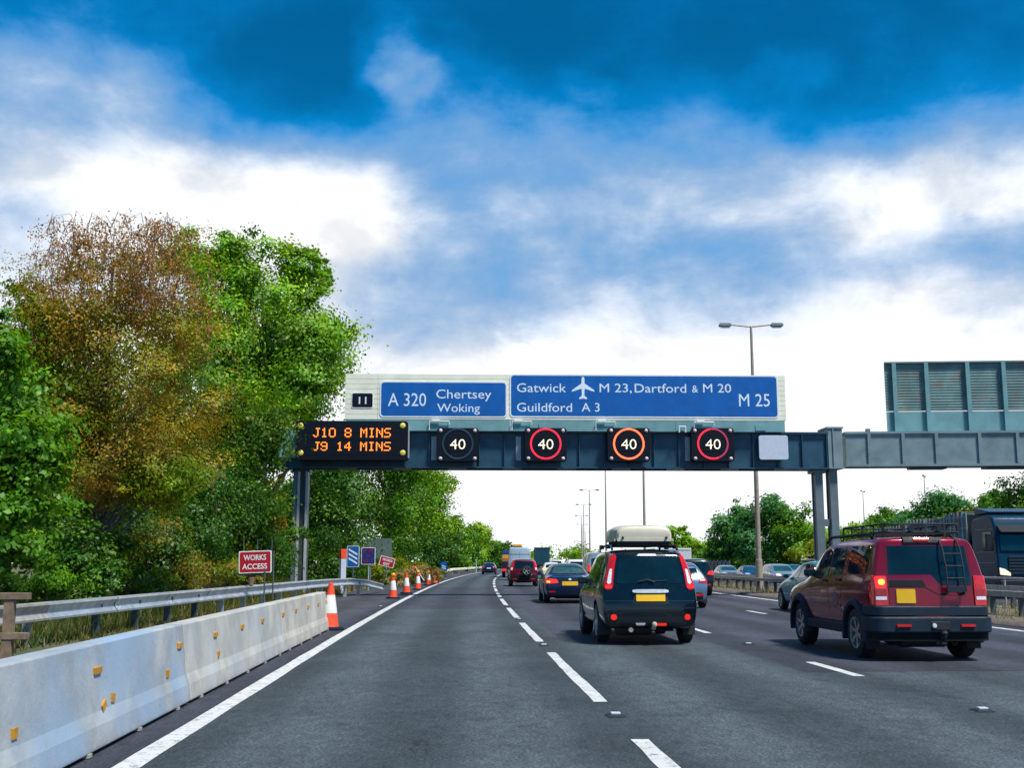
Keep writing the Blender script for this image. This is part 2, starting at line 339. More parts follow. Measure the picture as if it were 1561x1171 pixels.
# ------------------------------------------------------------------ mesh helpers
class MB:
    def __init__(s): s.v = []; s.f = []; s.m = []
    def add(s, vs, fs, m=0):
        o = len(s.v); s.v += [tuple(v) for v in vs]
        s.f += [tuple(o + i for i in f) for f in fs]; s.m += [m] * len(fs)
        return s
    def bx(s, x0, x1, y0, y1, z0, z1, m=0, rot=None, piv=None):
        vs = [Vector(p) for p in ((x0, y0, z0), (x1, y0, z0), (x1, y1, z0), (x0, y1, z0), (x0, y0, z1), (x1, y0, z1), (x1, y1, z1), (x0, y1, z1))]
        if rot is not None:
            pv = Vector(piv) if piv else Vector(((x0 + x1) / 2, (y0 + y1) / 2, (z0 + z1) / 2))
            vs = [rot @ (v - pv) + pv for v in vs]
        return s.add(vs, [(0, 3, 2, 1), (4, 5, 6, 7), (0, 1, 5, 4), (1, 2, 6, 5), (2, 3, 7, 6), (3, 0, 4, 7)], m)
    def tube(s, pts, r, n=8, m=0, caps=True):
        pts = [Vector(p) for p in pts]; k = len(pts)
        rs = list(r) if hasattr(r, '__len__') else [r] * k
        vs = []; up = None
        for i, p in enumerate(pts):
            t = (pts[min(i + 1, k - 1)] - pts[max(i - 1, 0)]).normalized()
            if up is None: up = Vector((0, 0, 1)) if abs(t.z) < .9 else Vector((1, 0, 0))
            a = t.cross(up)
            if a.length < 1e-4: a = t.cross(Vector((0, 1, 0)))
            a.normalize(); b = a.cross(t)
            up = b
            for j in range(n):
                q = 2 * math.pi * j / n
                vs.append(p + (a * math.cos(q) + b * math.sin(q)) * rs[i])
        fs = []
        for i in range(k - 1):
            for j in range(n):
                fs.append((i * n + j, i * n + (j + 1) % n, (i + 1) * n + (j + 1) % n, (i + 1) * n + j))
        if caps: fs += [tuple(range(n))[::-1], tuple((k - 1) * n + j for j in range(n))]
        return s.add(vs, fs, m)
    def lathe(s, prof, n=24, axis='z', o=(0, 0, 0), m=0, close=False):
        vs = []
        for r, z in prof:
            for j in range(n):
                q = 2 * math.pi * j / n
                a, b = r * math.cos(q), r * math.sin(q)
                p = {'z': (a, b, z), 'x': (z, a, b), 'y': (a, z, b)}[axis]
                vs.append((p[0] + o[0], p[1] + o[1], p[2] + o[2]))
        k = len(prof); fs = []
        for i in range(k - 1 + (1 if close else 0)):
            i2 = (i + 1) % k
            for j in range(n): fs.append((i * n + j, i * n + (j + 1) % n, i2 * n + (j + 1) % n, i2 * n + j))
        if not close:
            if prof[0][0] > 1e-4: fs.append(tuple(range(n)))
            if prof[-1][0] > 1e-4: fs.append(tuple((k - 1) * n + j for j in range(n)))
        return s.add(vs, fs, m)
    def prism(s, poly, a, b, axis='y', m=0):
        n = len(poly)
        mp = {'y': lambda p, t: (p[0], t, p[1]), 'x': lambda p, t: (t, p[0], p[1]), 'z': lambda p, t: (p[0], p[1], t)}[axis]
        vs = [mp(p, a) for p in poly] + [mp(p, b) for p in poly]
        fs = [tuple(range(n)), tuple(range(2 * n - 1, n - 1, -1))] + [(i, i + n, (i + 1) % n + n, (i + 1) % n) for i in range(n)]
        return s.add(vs, fs, m)
    def sweep(s, path, prof, m=0, closed=True, caps=True):
        # path: (x, y[, z]) in plan, prof: (outward to the right of travel, z)
        k = len(path); n = len(prof); vs = []
        for i in range(k):
            a = Vector(path[max(i - 1, 0)][:2]); b = Vector(path[min(i + 1, k - 1)][:2]); t = (b - a).normalized()
            nr = Vector((t.y, -t.x)); z0 = path[i][2] if len(path[i]) > 2 else 0
            for o, z in prof: vs.append((path[i][0] + nr.x * o, path[i][1] + nr.y * o, z + z0))
        fs = []
        for i in range(k - 1):
            for j in range(n if closed else n - 1):
                j2 = (j + 1) % n; fs.append((i * n + j, i * n + j2, (i + 1) * n + j2, (i + 1) * n + j))
        if closed and caps: fs += [tuple(range(n)), tuple((k - 1) * n + j for j in range(n))[::-1]]
        return s.add(vs, fs, m)
    def build(s, name, mats, parent=None, smooth=None, bevel=0, seg=2):
        me = bpy.data.meshes.new(name); me.from_pydata(s.v, [], s.f)
        if not isinstance(mats, (list, tuple)): mats = [mats]
        for q in mats: me.materials.append(q)
        if len(mats) > 1: me.polygons.foreach_set('material_index', s.m)
        bm = bmesh.new(); bm.from_mesh(me); bmesh.ops.recalc_face_normals(bm, faces=bm.faces); bm.to_mesh(me); bm.free()
        o = bpy.data.objects.new(name, me); COL.objects.link(o)
        finish(o, parent, smooth, bevel, seg)
        return o
def finish(o, parent=None, smooth=None, bevel=0, seg=2):
    if smooth is not None:
        o.data.shade_smooth()
        if smooth < 180: o.data.set_sharp_from_angle(angle=R(smooth))
    if bevel:
        b = o.modifiers.new('bevel', 'BEVEL'); b.width = bevel; b.segments = seg; b.limit_method = 'ANGLE'; b.angle_limit = R(40)
        b.harden_normals = False
    if parent is not None: o.parent = parent
def tag(o, label=None, cat=None, group=None, kind=None):
    if label: o['label'] = label
    if cat: o['category'] = cat
    if group: o['group'] = group
    if kind: o['kind'] = kind
    return o
def thing(name, label, cat, loc=(0, 0, 0), rz=0.0, group=None):
    o = bpy.data.objects.new(name, None); o.empty_display_size = .3; COL.objects.link(o)
    o.location = loc; o.rotation_euler = (0, 0, rz)
    return tag(o, label, cat, group)
def copy_tree(o, parent=None):
    c = o.copy(); COL.objects.link(c)
    if parent is not None: c.parent = parent
    for ch in list(o.children): copy_tree(ch, c)
    return c
def baked(me, mods):
    ob = bpy.data.objects.new('work', me); COL.objects.link(ob)
    mods(ob); bpy.context.view_layer.update()
    r = bpy.data.meshes.new_from_object(ob.evaluated_get(bpy.context.evaluated_depsgraph_get()))
    bpy.data.objects.remove(ob)
    return r
_caps = {}
def text_obj(txt, x0, x1, zb, cap, y, m, parent, bold=0.0, name='lettering', depth=.004, rz=0.0, spacing=1.0):
    """text facing -y, baseline zb, capital height cap, squeezed into x0..x1"""
    cu = bpy.data.curves.new('text', 'FONT'); cu.body = txt; cu.size = 1.0; cu.offset = bold; cu.resolution_u = 3
    cu.space_character = spacing
    ob = bpy.data.objects.new('work', cu); COL.objects.link(ob); bpy.context.view_layer.update()
    me = bpy.data.meshes.new_from_object(ob.evaluated_get(bpy.context.evaluated_depsgraph_get()))
    bpy.data.objects.remove(ob); bpy.data.curves.remove(cu)
    co = np.zeros(len(me.vertices) * 3); me.vertices.foreach_get('co', co); co = co.reshape(-1, 3)
    CAP = .729
    a, b = co[:, 0].min(), co[:, 0].max()
    n = np.empty_like(co)
    n[:, 0] = x0 + (co[:, 0] - a) / (b - a) * (x1 - x0)
    n[:, 1] = y
    n[:, 2] = zb + co[:, 1] / CAP * cap
    if rz:
        cx, cz = (x0 + x1) / 2, zb + cap / 2
        c, s_ = math.cos(rz), math.sin(rz); dx, dz = n[:, 0] - cx, n[:, 2] - cz
        n[:, 0] = cx + dx * c - dz * s_; n[:, 2] = cz + dx * s_ + dz * c
    me.vertices.foreach_set('co', n.ravel()); me.materials.clear(); me.materials.append(m); me.name = name
    o = bpy.data.objects.new(name, me); COL.objects.link(o); o.parent = parent
    return o
def rrect(x0, x1, z0, z1, r, n=4):
    pts = []
    for cx, cz, a0 in ((x1 - r, z0 + r, -90), (x1 - r, z1 - r, 0), (x0 + r, z1 - r, 90), (x0 + r, z0 + r, 180)):
        for i in range(n + 1):
            a = R(a0 + 90 * i / n); pts.append((cx + r * math.cos(a), cz + r * math.sin(a)))
    return pts
# ------------------------------------------------------------------ road geometry
def XL(d): return -2.32 - .0535 * d + .00023 * d * d
def XLp(d): return -.0535 + .00046 * d
def rp(d, off, z=0.0):
    t = XLp(d); k = 1 / math.sqrt(1 + t * t)
    return Vector((XL(d) + off * k, d - off * t * k, z))
def heading(d): return -math.atan(XLp(d))
def strip(name, offs, d0, d1, step, z, m, kind='structure', uv=False, zf=None, wob=0.0, seed=1):
    rng = random.Random(seed)
    ds = [d0 + i * (d1 - d0) / max(1, round((d1 - d0) / step)) for i in range(max(1, round((d1 - d0) / step)) + 1)]
    vs = []; uvs = []
    for d in ds:
        for k, o in enumerate(offs):
            oo = o + (rng.uniform(-wob, wob) if wob else 0)
            vs.append(rp(d, oo, z if zf is None else zf(d, o))); uvs.append((o, d))
    n = len(offs); fs = [(i * n + j, i * n + j + 1, (i + 1) * n + j + 1, (i + 1) * n + j) for i in range(len(ds) - 1) for j in range(n - 1)]
    me = bpy.data.meshes.new(name); me.from_pydata([tuple(v) for v in vs], [], fs); me.materials.append(m)
    if uv:
        l = me.uv_layers.new(name='lane')
        for lp in me.loops: l.data[lp.index].uv = uvs[lp.vertex_index]
    me.shade_smooth()
    o = bpy.data.objects.new(name, me); COL.objects.link(o)
    if kind: o['kind'] = kind
    return o
def far_steps(): pass
# ground sheet
g = MB(); rs = [0, 40, 120, 300, 700, 1500, 3500]; nn = 48
g.v = [(0, 60, -.06)]
for r in rs[1:]:
    for j in range(nn): g.v.append((r * math.cos(2 * math.pi * j / nn), 60 + r * math.sin(2 * math.pi * j / nn), -.06))
g.f = [(0, 1 + j, 1 + (j + 1) % nn) for j in range(nn)]
for i in range(len(rs) - 2):
    for j in range(nn):
        a, b = 1 + i * nn + j, 1 + i * nn + (j + 1) % nn; g.f.append((a, a + nn, b + nn, b))
g.m = [0] * len(g.f)
tag(g.build('ground', M['soil'], smooth=180), kind='structure')
def shoulder_edge(d):      # hard shoulder narrows ahead of the barrier terminal
    return -3.4
strip('road', [-3.3, -1.6, 0, 2, 4, 6, 8, 10, 12, 14.4, 15.1], -30, 620, 4, 0.0, M['asphalt'], uv=True)
strip('opposite_road', [19.6, 23, 27, 31, 35, 38.5], -30, 620, 5, -.01, M['asphalt'], uv=True)
rngv = random.Random(5)
_hz = {}
def verge_z(d, o):
    k = (round(d), round(o * 10))
    if k not in _hz: _hz[k] = rngv.uniform(-.04, .05)
    base = .015 if o > -3.4 else min(.45, .02 + (-3.4 - o) * .07)
    return base + (_hz[k] if o < -3.5 else 0)
strip('verge', [-3.28, -3.6, -4.2, -5, -6, -7.5, -9.5, -12, -18, -30], -12, 330, 1.5, 0, M['soil'], zf=verge_z)
strip('central_reservation', [15.05, 15.15, 16, 17, 18, 19, 19.7], -30, 500, 2.5, 0, M['median'],
      zf=lambda d, o: (.012 if o < 15.1 or o > 19.6 else .10 + .02 * math.sin(d * 3.1 + o * 7)))
# painted markings
def lines():
    a = strip('edge_line', [-.1, .1], 3, 420, 1.5, .004, M['line'], wob=.008); a.name = 'edge_line'
    strip('edge_line', [14.3, 14.5], 3, 420, 2, .004, M['line'], wob=.006)
    mb = MB()
    def dash(off, d0, d1, w):
        n = max(2, int((d1 - d0) / .5)); vs = []; rr = random.Random(int(d0 * 7 + off))
        for i in range(n + 1):
            d = d0 + (d1 - d0) * i / n
            vs += [rp(d, off - w / 2 + rr.uniform(-.008, .008), .004), rp(d, off + w / 2 + rr.uniform(-.008, .008), .004)]
        mb.add(vs, [(2 * i, 2 * i + 1, 2 * i + 3, 2 * i + 2) for i in range(n)])
    k = 0
    while k < 34:
        d0 = 12.05 + (k - 1) * 9.15; dash(3.87, d0, d0 + 6.6, .15 if k < 8 else .17); k += 1
    for k in range(30):
        d0 = 14.6 + (k - 1) * 9.0; dash(7.54, d0, d0 + 2.1, .15)
        dash(11.05, d0 - .2, d0 + 1.9, .15)
    for off in (23.4, 27.1, 30.8):
        for k in range(20): dash(off, 5 + k * 9, 7 + k * 9, .15)
    tag(mb.build('lane_markings', M['line']), kind='structure')
    strip('edge_line', [20.2, 20.4], 3, 300, 3, .004, M['line'])
lines()
# road studs (cat's eyes)
def studs():
    base = None
    spots = [(3.87, 10.95), (3.87, 20.15), (3.87, 29.2), (3.87, 38.4), (7.54, 11.15), (7.54, 20.3), (-.32, 38.0)]
    labs = ['road stud on the near lane line, closest to the camera', 'road stud on the near lane line by the black car wheel',
            'road stud on the near lane line beside the navy saloon', 'tiny road stud on the near lane line before the far bend',
            'lone road stud in the right foreground ahead of the burgundy car', 'road stud under the burgundy and black cars between lanes',
            'small stud by the left edge line near the cones']
    for i, (off, d) in enumerate(spots):
        p = rp(d, off, .004)
        if base is None:
            base = thing('road_stud', labs[0], 'road stud', p, heading(d), 'reflective road studs')
            b = MB(); b.add([(-.09, -.11, 0), (.09, -.11, 0), (.09, .11, 0), (-.09, .11, 0), (-.06, -.05, .018), (.06, -.05, .018), (.06, .05, .018), (-.06, .05, .018)],
                            [(0, 1, 5, 4), (1, 2, 6, 5), (2, 3, 7, 6), (3, 0, 4, 7), (4, 5, 6, 7)])
            b.build('housing', M['rubber'], base)
            c = MB(); c.bx(-.045, .045, -.045, .03, .016, .034); c.build('reflector', M['panelgrey'], base, bevel=.004)
            o = base
        else:
            o = copy_tree(base); o.location = p; o.rotation_euler.z = heading(d); o['label'] = labs[i]
studs()
# ------------------------------------------------------------------ gantry over our carriageway
GD = 49.0
G0 = rp(GD, 0); GH = heading(GD)
gx = Vector((math.cos(GH), math.sin(GH), 0)); gy = Vector((-math.sin(GH), math.cos(GH), 0))
def gl(px, py, dy=0.0, org=None, ax=None, ay=None):
    o, a, b = org or G0, ax or gx, ay or gy
    d = ray(px, py); c = Vector((0, 0, EYE))
    k = ((o - b * dy) - c).dot(b) / d.dot(b)
    q = c + d * k - o
    return q.dot(a), q.z
def gworld(lx, ly=0.0, z=0.0): return G0 + gx * lx + gy * ly + Vector((0, 0, z))
DOT = {'J': '0111000100001000010000101001001 0010'.replace(' ', ''), }
FONT = {
 'J': ['00111', '00010', '00010', '00010', '00010', '10010', '01100'], '1': ['00100', '01100', '00100', '00100', '00100', '00100', '01110'],
 '0': ['01110', '10001', '10001', '10001', '10001', '10001', '01110'], '8': ['01110', '10001', '10001', '01110', '10001', '10001', '01110'],
 '9': ['01110', '10001', '10001', '01111', '00001', '10001', '01110'], '4': ['00010', '00110', '01010', '10010', '11111', '00010', '00010'],
 'M': ['10001', '11011', '10101', '10101', '10001', '10001', '10001'], 'I': ['01110', '00100', '00100', '00100', '00100', '00100', '01110'],
 'N': ['10001', '11001', '10101', '10101', '10011', '10001', '10001'], 'S': ['01111', '10000', '10000', '01110', '00001', '00001', '11110'],
 '2': ['01110', '10001', '00001', '00110', '01000', '10000', '11111'], '5': ['11111', '10000', '11110', '00001', '00001', '10001', '01110'],
 '3': ['11110', '00001', '00001', '01110', '00001', '00001', '11110'], 'A': ['00100', '01010', '10001', '10001', '11111', '10001', '10001'],
 '-': ['00000', '00000', '00000', '11111', '00000', '00000', '00000']}
def dots(mb, ch, x, z, w, h, y, fill=.80):
    """dot matrix glyph, lower left x,z"""
    px, pz = w / 5, h / 7
    for r_ in range(7):
        for c in range(5):
            if FONT[ch][r_][c] == '1':
                cx, cz = x + (c + .5) * px, z + (6.5 - r_) * pz
                a, b = px * fill / 2, pz * fill / 2
                mb.bx(cx - a, cx + a, y - .012, y, cz - b, cz + b)
def gantry():
    zb, zt = gl(780, 714)[1], gl(780, 658)[1]
    xl, xr = gl(423, 680)[0], gl(1284, 680)[0]
    root = thing('gantry', 'long blue grey steel gantry spanning our carriageway, carrying the speed signals', 'gantry', gworld(xl + .8), GH)
    o = xl + .8
    b = MB()
    b.bx(xl - o, xr - .6 - o, .12, 1.2, zb + .06, zt - .06)
    b.bx(xl - o, xr - .6 - o, -.02, 1.34, zt - .06, zt + .02); b.bx(xl - o, xr - .6 - o, -.02, 1.34, zb, zb + .06)
    b.bx(xl - o, xr - .6 - o, .10, .118, zt - .30, zt - .22)
    n = 22
    for i in range(n + 1):
        x = xl + (xr - .7 - xl) * i / n - o; b.bx(x, x + .03, .0, .118, zb + .062, zt - .062)
    b.build('beam', M['gbeam'], root)
    e = MB(); x1 = gl(453, 680)[0] - o; e.bx(xl - o + .06, x1, -.06, -.024, zb + .42, zt - .02); e.build('end_plate', M['teal'], root, bevel=.01)
    # pale gaps between the signal boxes
    for px in (661, 790, 1048):
        x = gl(px, 680)[0] - o; c = MB(); c.bx(x - .10, x + .12, .06, .09, zb + .35, zt - .22); c.build('access_plate', M['glight'], root)
    for px in (655, 780, 907, 1056):
        c = MB()
        x0, x1 = gl(px, 648)[0] - o, gl(px + 30, 648)[0] - o; z = zt
        c.tube([(x0, -.34, z + .02), (x0, -.34, z + .40), (x1, -.34, z + .40), (x1, -.34, z + .26)], .026, 6)
        c.bx(x0 + .1, x0 + .45, -.38, -.30, z + .39, z + .47); c.build('bracket', M['white'], root)
    x0 = gl(1033, 653)[0] - o; c = MB()
    c.tube([(x0, -.34, zt - .05), (x0, -.34, zt + .2), (x0 + .28, -.34, zt + .2), (x0 + .28, -.34, zt - .05)], .035, 6)
    c.build('bracket', M['white'], root)
    # left leg
    xa, xb = gl(443, 800)[0] - o, gl(466, 800)[0] - o
    l = MB(); l.bx(xa, xb, .35, .9, 0, zb); l.bx(xa - .06, xb + .06, .3, .95, zb - .14, zb - .002); l.build('leg', M['gdark'], root)
    for px in (452, 464.5):
        x = gl(px, 800)[0] - o; s_ = MB(); s_.bx(x - .055, x + .055, .27, .348, 0, zb - .15); s_.build('flange', M['glight'], root)
    s_ = MB(); s_.bx(xa + .02, xa + .16, .30, .345, 0, zb - .15); s_.build('web', M['gpost'], root)
    # right legs
    for px, z1, m in ((1253, zb, 'gpost'), (1275.5, zb + .1, 'gpost')):
        x = gl(px, 760)[0] - o; l = MB()
        l.bx(x - .17, x + .17, .30, .36, 0, z1); l.bx(x - .17, x + .17, .84, .90, 0, z1); l.bx(x - .12, x + .12, .36, .84, 0, z1)
        l.bx(x - .3, x + .3, .2, 1.0, z1 - .16, z1 - .03) if px < 1260 else None
        l.build('leg', M[m], root)
    x0, x1 = gl(1253, 760)[0] - o, gl(1275, 760)[0] - o
    l = MB(); l.bx(x0 + .172, x1 - .172, .4, .8, zat(801, 48.6) , zat(790, 48.6)); l.build('cross_brace', M['gpost'], root)
    x0, x1 = gl(1263, 680)[0] - o, gl(1285, 680)[0] - o
    l = MB(); l.bx(x0, x1, .05, 1.3, zb + .08, zt + .18); l.bx(x0 - .05, x1 + .05, 0, 1.35, zt + .182, zt + .26); l.bx(x0 - .05, x1 + .05, 0, 1.35, zb + .02, zb + .08)
    l.bx(x0 + .2, x0 + .25, 0, .05, zb + .08, zt + .18); l.build('end_box', M['steelgrey'], root)
    for i in range(9):
        l = MB(); x = xl - o + 1 + i * 2.4; l.tube([(x, .3, zb - .03), (x + 1.6, .3, zb - .03)], .035, 6); l.build('cable_conduit', M['gdark'], root)
gantry()
def sign_board():
    xl, zt = gl(527, 569.5, .25); xr = gl(1196, 571, .25)[0]; zm = gl(780, 640, .25)[1]; zb = gl(780, 658, .25)[1] + .02
    o = (xl + xr) / 2
    root = thing('direction_sign', 'wide cream backed motorway sign with two blue panels for Chertsey and the M25', 'road sign', gworld(o, -.25, zb), GH)
    b = MB(); n = 9
    for i in range(n):
        z0 = zm + (zt - zm) * i / n - zb; z1 = zm + (zt - zm) * (i + 1) / n - zb - .012
        x1 = gl(576, 600, .25)[0] - o
        b.bx(xl - o, x1 - .01, 0, .08, z0, z1); b.bx(x1 + .005, xr - o, 0, .08, z0, z1)
    b.bx(xl - o + .02, xr - o - .02, .03, .10, zm - zb, zt - zb - .02)
    b.build('backing', M['cream'], root)
    k = MB(); xs = [gl(p, 650, .25)[0] - o for p in (527, 655, 778, 905, 1030, 1197)]
    for a, c in zip(xs[:-1], xs[1:]): k.bx(a, c - .012, .01, .09, 0, zm - zb - .005)
    for p in (692, 830, 1160):
        x = gl(p, 650, .25)[0] - o; k.bx(x - .25, x + .2, -.02, .008, .06, .30)
    k.build('skirt', M['teal'], root)
    for i in range(12):
        w = MB(); x = xl - o + .3 + i * (xr - xl - .6) / 11; w.bx(x - .06, x + .06, .101, .22, 0, zt - zb - .05)
        w.build('frame_post', M['steelgrey'], root)
    def L(px, py): a, c = gl(px, py, .25); return a - o, c - zb
    def panel(p0, q0, p1, q1, face, rad, bw, lab):
        x0, z1 = L(p0, q0); x1, z0 = L(p1, q1)
        b = MB(); b.prism(rrect(x0, x1, z0, z1, rad), -.02, 0.0, 'y'); pb = b.build('panel', M['white'], root)
        tag(pb, lab)
        f = MB(); f.prism(rrect(x0 + bw, x1 - bw, z0 + bw, z1 - bw, rad * .8), -.0235, -.0203, 'y'); f.build('panel_face', M[face], pb)
        return pb
    def wr(pb, s, p0, p1, base, cap, m='lettering', bold=.0):
        x0, z0 = L(p0, base); x1, _ = L(p1, base); z1 = L(p0, cap)[1]
        text_obj(s, x0, x1, z0, z1 - z0, -.0252, M[m], pb, bold)
    a = panel(536, 598.5, 569, 622.5, 'black', .08, .035, 'black junction number panel')
    wr(a, '11', 547, 558.5, 616, 604.5, bold=.006)
    b = panel(579.5, 581, 773, 637, 'blue', .16, .06, 'blue Chertsey and Woking panel')
    wr(b, 'A 320', 591.5, 649.5, 619, 598.4, bold=.0); wr(b, 'Chertsey', 665, 749, 607.5, 593.2, bold=.0); wr(b, 'Woking', 666.4, 731.5, 628, 614.7, bold=.0)
    c = panel(777, 570.5, 1187.5, 638, 'blue', .16, .06, 'large blue Gatwick and Guildford panel')
    wr(c, 'Gatwick', 788, 863, 597.8, 583.7, bold=.0); wr(c, 'M 23,', 914, 963, 598, 584.2, bold=.0); wr(c, 'Dartford', 967.5, 1046, 598.5, 584.5, bold=.0)
    wr(c, '&', 1055, 1064, 598.5, 587, bold=.0); wr(c, 'M 20', 1071.8, 1114.5, 598.5, 584.7, bold=.0)
    wr(c, 'Guildford', 788, 872, 627.6, 613.6, bold=.0); wr(c, 'A 3', 886.6, 914, 627.6, 613.8, bold=.0); wr(c, 'M 25', 1126.7, 1173.5, 619.6, 599.6, bold=.0)
    x0, z1 = L(871.5, 574.5); x1, z0 = L(906, 609); cx = (x0 + x1) / 2; w_ = x1 - x0; h = z1 - z0
    half = [(0, 1), (.05, .97), (.065, .9), (.068, .70), (.5, .40), (.5, .33), (.068, .47), (.055, .16), (.17, .07), (.17, .0), (0, .035)]
    poly = [(cx + u * w_, z0 + v * h) for u, v in half] + [(cx - u * w_, z0 + v * h) for u, v in half[-2:0:-1]]
    pl = MB(); pl.prism(poly, -.0285, -.0252, 'y'); pl.build('aeroplane_symbol', M['lettering'], c)
sign_board()
def message_sign():
    dy = .75
    x0, z1 = gl(452, 641.5, dy); x1, z0 = gl(621.5, 701.5, dy); o = (x0 + x1) / 2
    root = thing('message_sign', 'black electronic message sign with amber text J10 8 MINS and J9 14 MINS', 'message sign', gworld(o, -dy, z0), GH)
    w = (x1 - x0) / 2; h = z1 - z0
    b = MB(); b.prism(rrect(-w, w, 0, h, .13), 0, .70, 'y'); b.build('housing', M['black'], root)
    f = MB()
    for i in range(4): f.bx(-w + .42, w - .42, -.008, -.001, .2 + i * (h - .4) / 4, .2 + (i + 1) * (h - .4) / 4 - .012)
    f.build('screen', M['black'], root)
    def L(px, py): a, c = gl(px, py, dy); return a - o, c - z0
    for row, (s, pt, pb_) in enumerate((('J10 8 MINS', 652.6, 667), ('J9 14 MINS', 673.8, 687.4))):
        m = MB()
        za = L(500, pb_)[1]; zc = L(500, pt)[1]
        for i, ch in enumerate(s):
            if ch == ' ': continue
            xa = L(477.3 + i * 12.02, 660)[0]; xb = L(477.3 + i * 12.02 + 10.4, 660)[0]
            dots(m, ch, xa, za, xb - xa, zc - za, -.010, .86)
        m.build('lettering', M['ledor'], root)
    for px in (458.3, 614):
        for py in (649, 690.5):
            x, z = L(px, py); l = MB(); l.lathe([(.0, -.05), (.085, -.04), (.115, -.02), (.12, 0)], 16, 'y', (x, -.001, z)); l.build('warning_lamp', M['sigyel'], root, smooth=50)
    c = MB(); c.bx(-w + .15, -w + .3, .72, 1.0, h * .2, h * .8); c.bx(w - .3, w - .15, .72, 1.0, h * .2, h * .8); c.build('mount', M['gdark'], root)
    e = MB(); e.bx(w + .002, w + .03, .05, .68, .1, h - .1); e.build('side_rim', M['glight'], root)
message_sign()
def signals():
    dy = .45
    for px, ring, lab in ((697.5, 'ledoff', 'square speed signal showing 40 in white with no red ring, nearest the message sign'),
                          (832, 'ledred', 'square speed signal showing 40 inside a crimson ring, second from the left'),
                          (959, 'ledred2', 'square speed signal showing 40 inside the brightest orange red ring'),
                          (1087.5, 'mixed', 'square speed signal showing 40 in a dim red ring, nearest the blank white panel')):
        o, z0 = gl(px, 703.5, dy); zt = gl(px, 652.5, dy)[1]; w = gl(px + 32, 680, dy)[0] - o; h = zt - z0
        root = thing('speed_signal', lab, 'speed signal', gworld(o, -dy, z0), GH, 'speed limit signals on the gantry beam')
        b = MB(); b.prism(rrect(-w, w, 0, h, .12), 0, .36, 'y'); b.build('housing', M['black'], root, bevel=.012)
        c = h / 2 + .03; r = h * .47
        def ringmesh(a0, a1, mm):
            q = MB(); n = 40; vs = []
            for i in range(n + 1):
                a = a0 + (a1 - a0) * i / n
                for rr_, y in ((r * .885, -.004), (r * .90, -.02), (r * .985, -.02), (r * 1.0, -.004)): vs.append((rr_ * math.cos(a), y, c + rr_ * math.sin(a)))
            q.add(vs, [(4 * i + j, 4 * i + j + 1, 4 * i + j + 5, 4 * i + j + 4) for i in range(n) for j in range(3)])
            q.build('ring', M[mm], root)
        if ring == 'mixed':
            ringmesh(R(100), R(290), 'ledred'); ringmesh(R(-70), R(100), 'leddim')
        else: ringmesh(0, 2 * math.pi, ring)
        g_ = MB(); g_.bx(-r * .6, r * .6, -.012, -.001, c - .33, c + .33); g_.build('screen', M['black'], root)
        text_obj('40', -r * .48, r * .48, c - r * .34, r * .68, -.0135, M['ledwh'], root, -.012, depth=.003)
        for sx in (-1, 1):
            for sz in (.12, h - .12):
                l = MB(); l.lathe([(0, -.05), (.05, -.045), (.075, -.02), (.08, 0)], 14, 'y', (sx * (w - .16), -.001, sz + .0)); l.build('warning_lamp', M['sigpink'], root, smooth=50)
        mo = MB(); mo.bx(-.3, .3, .362, .45, h * .3, h * .7); mo.build('mount', M['gdark'], root)
    o, z0 = gl(1180, 701, .2); z1 = gl(1180, 664, .2)[1]; w = gl(1201.5, 680, .2)[0] - o
    root = thing('blank_panel', 'blank white square panel at the right end of the gantry beam', 'blank panel', gworld(o, -.2, z0), GH)
    b = MB(); b.prism(rrect(-w, w, 0, z1 - z0, .1), 0, .06, 'y'); b.build('face', M['panelgrey'], root, bevel=.01)
    b = MB(); b.bx(-w + .2, -w + .3, .062, .3, .1, z1 - z0 - .1); b.bx(w - .3, w - .2, .062, .3, .1, z1 - z0 - .1); b.build('mount', M['gdark'], root)
signals()
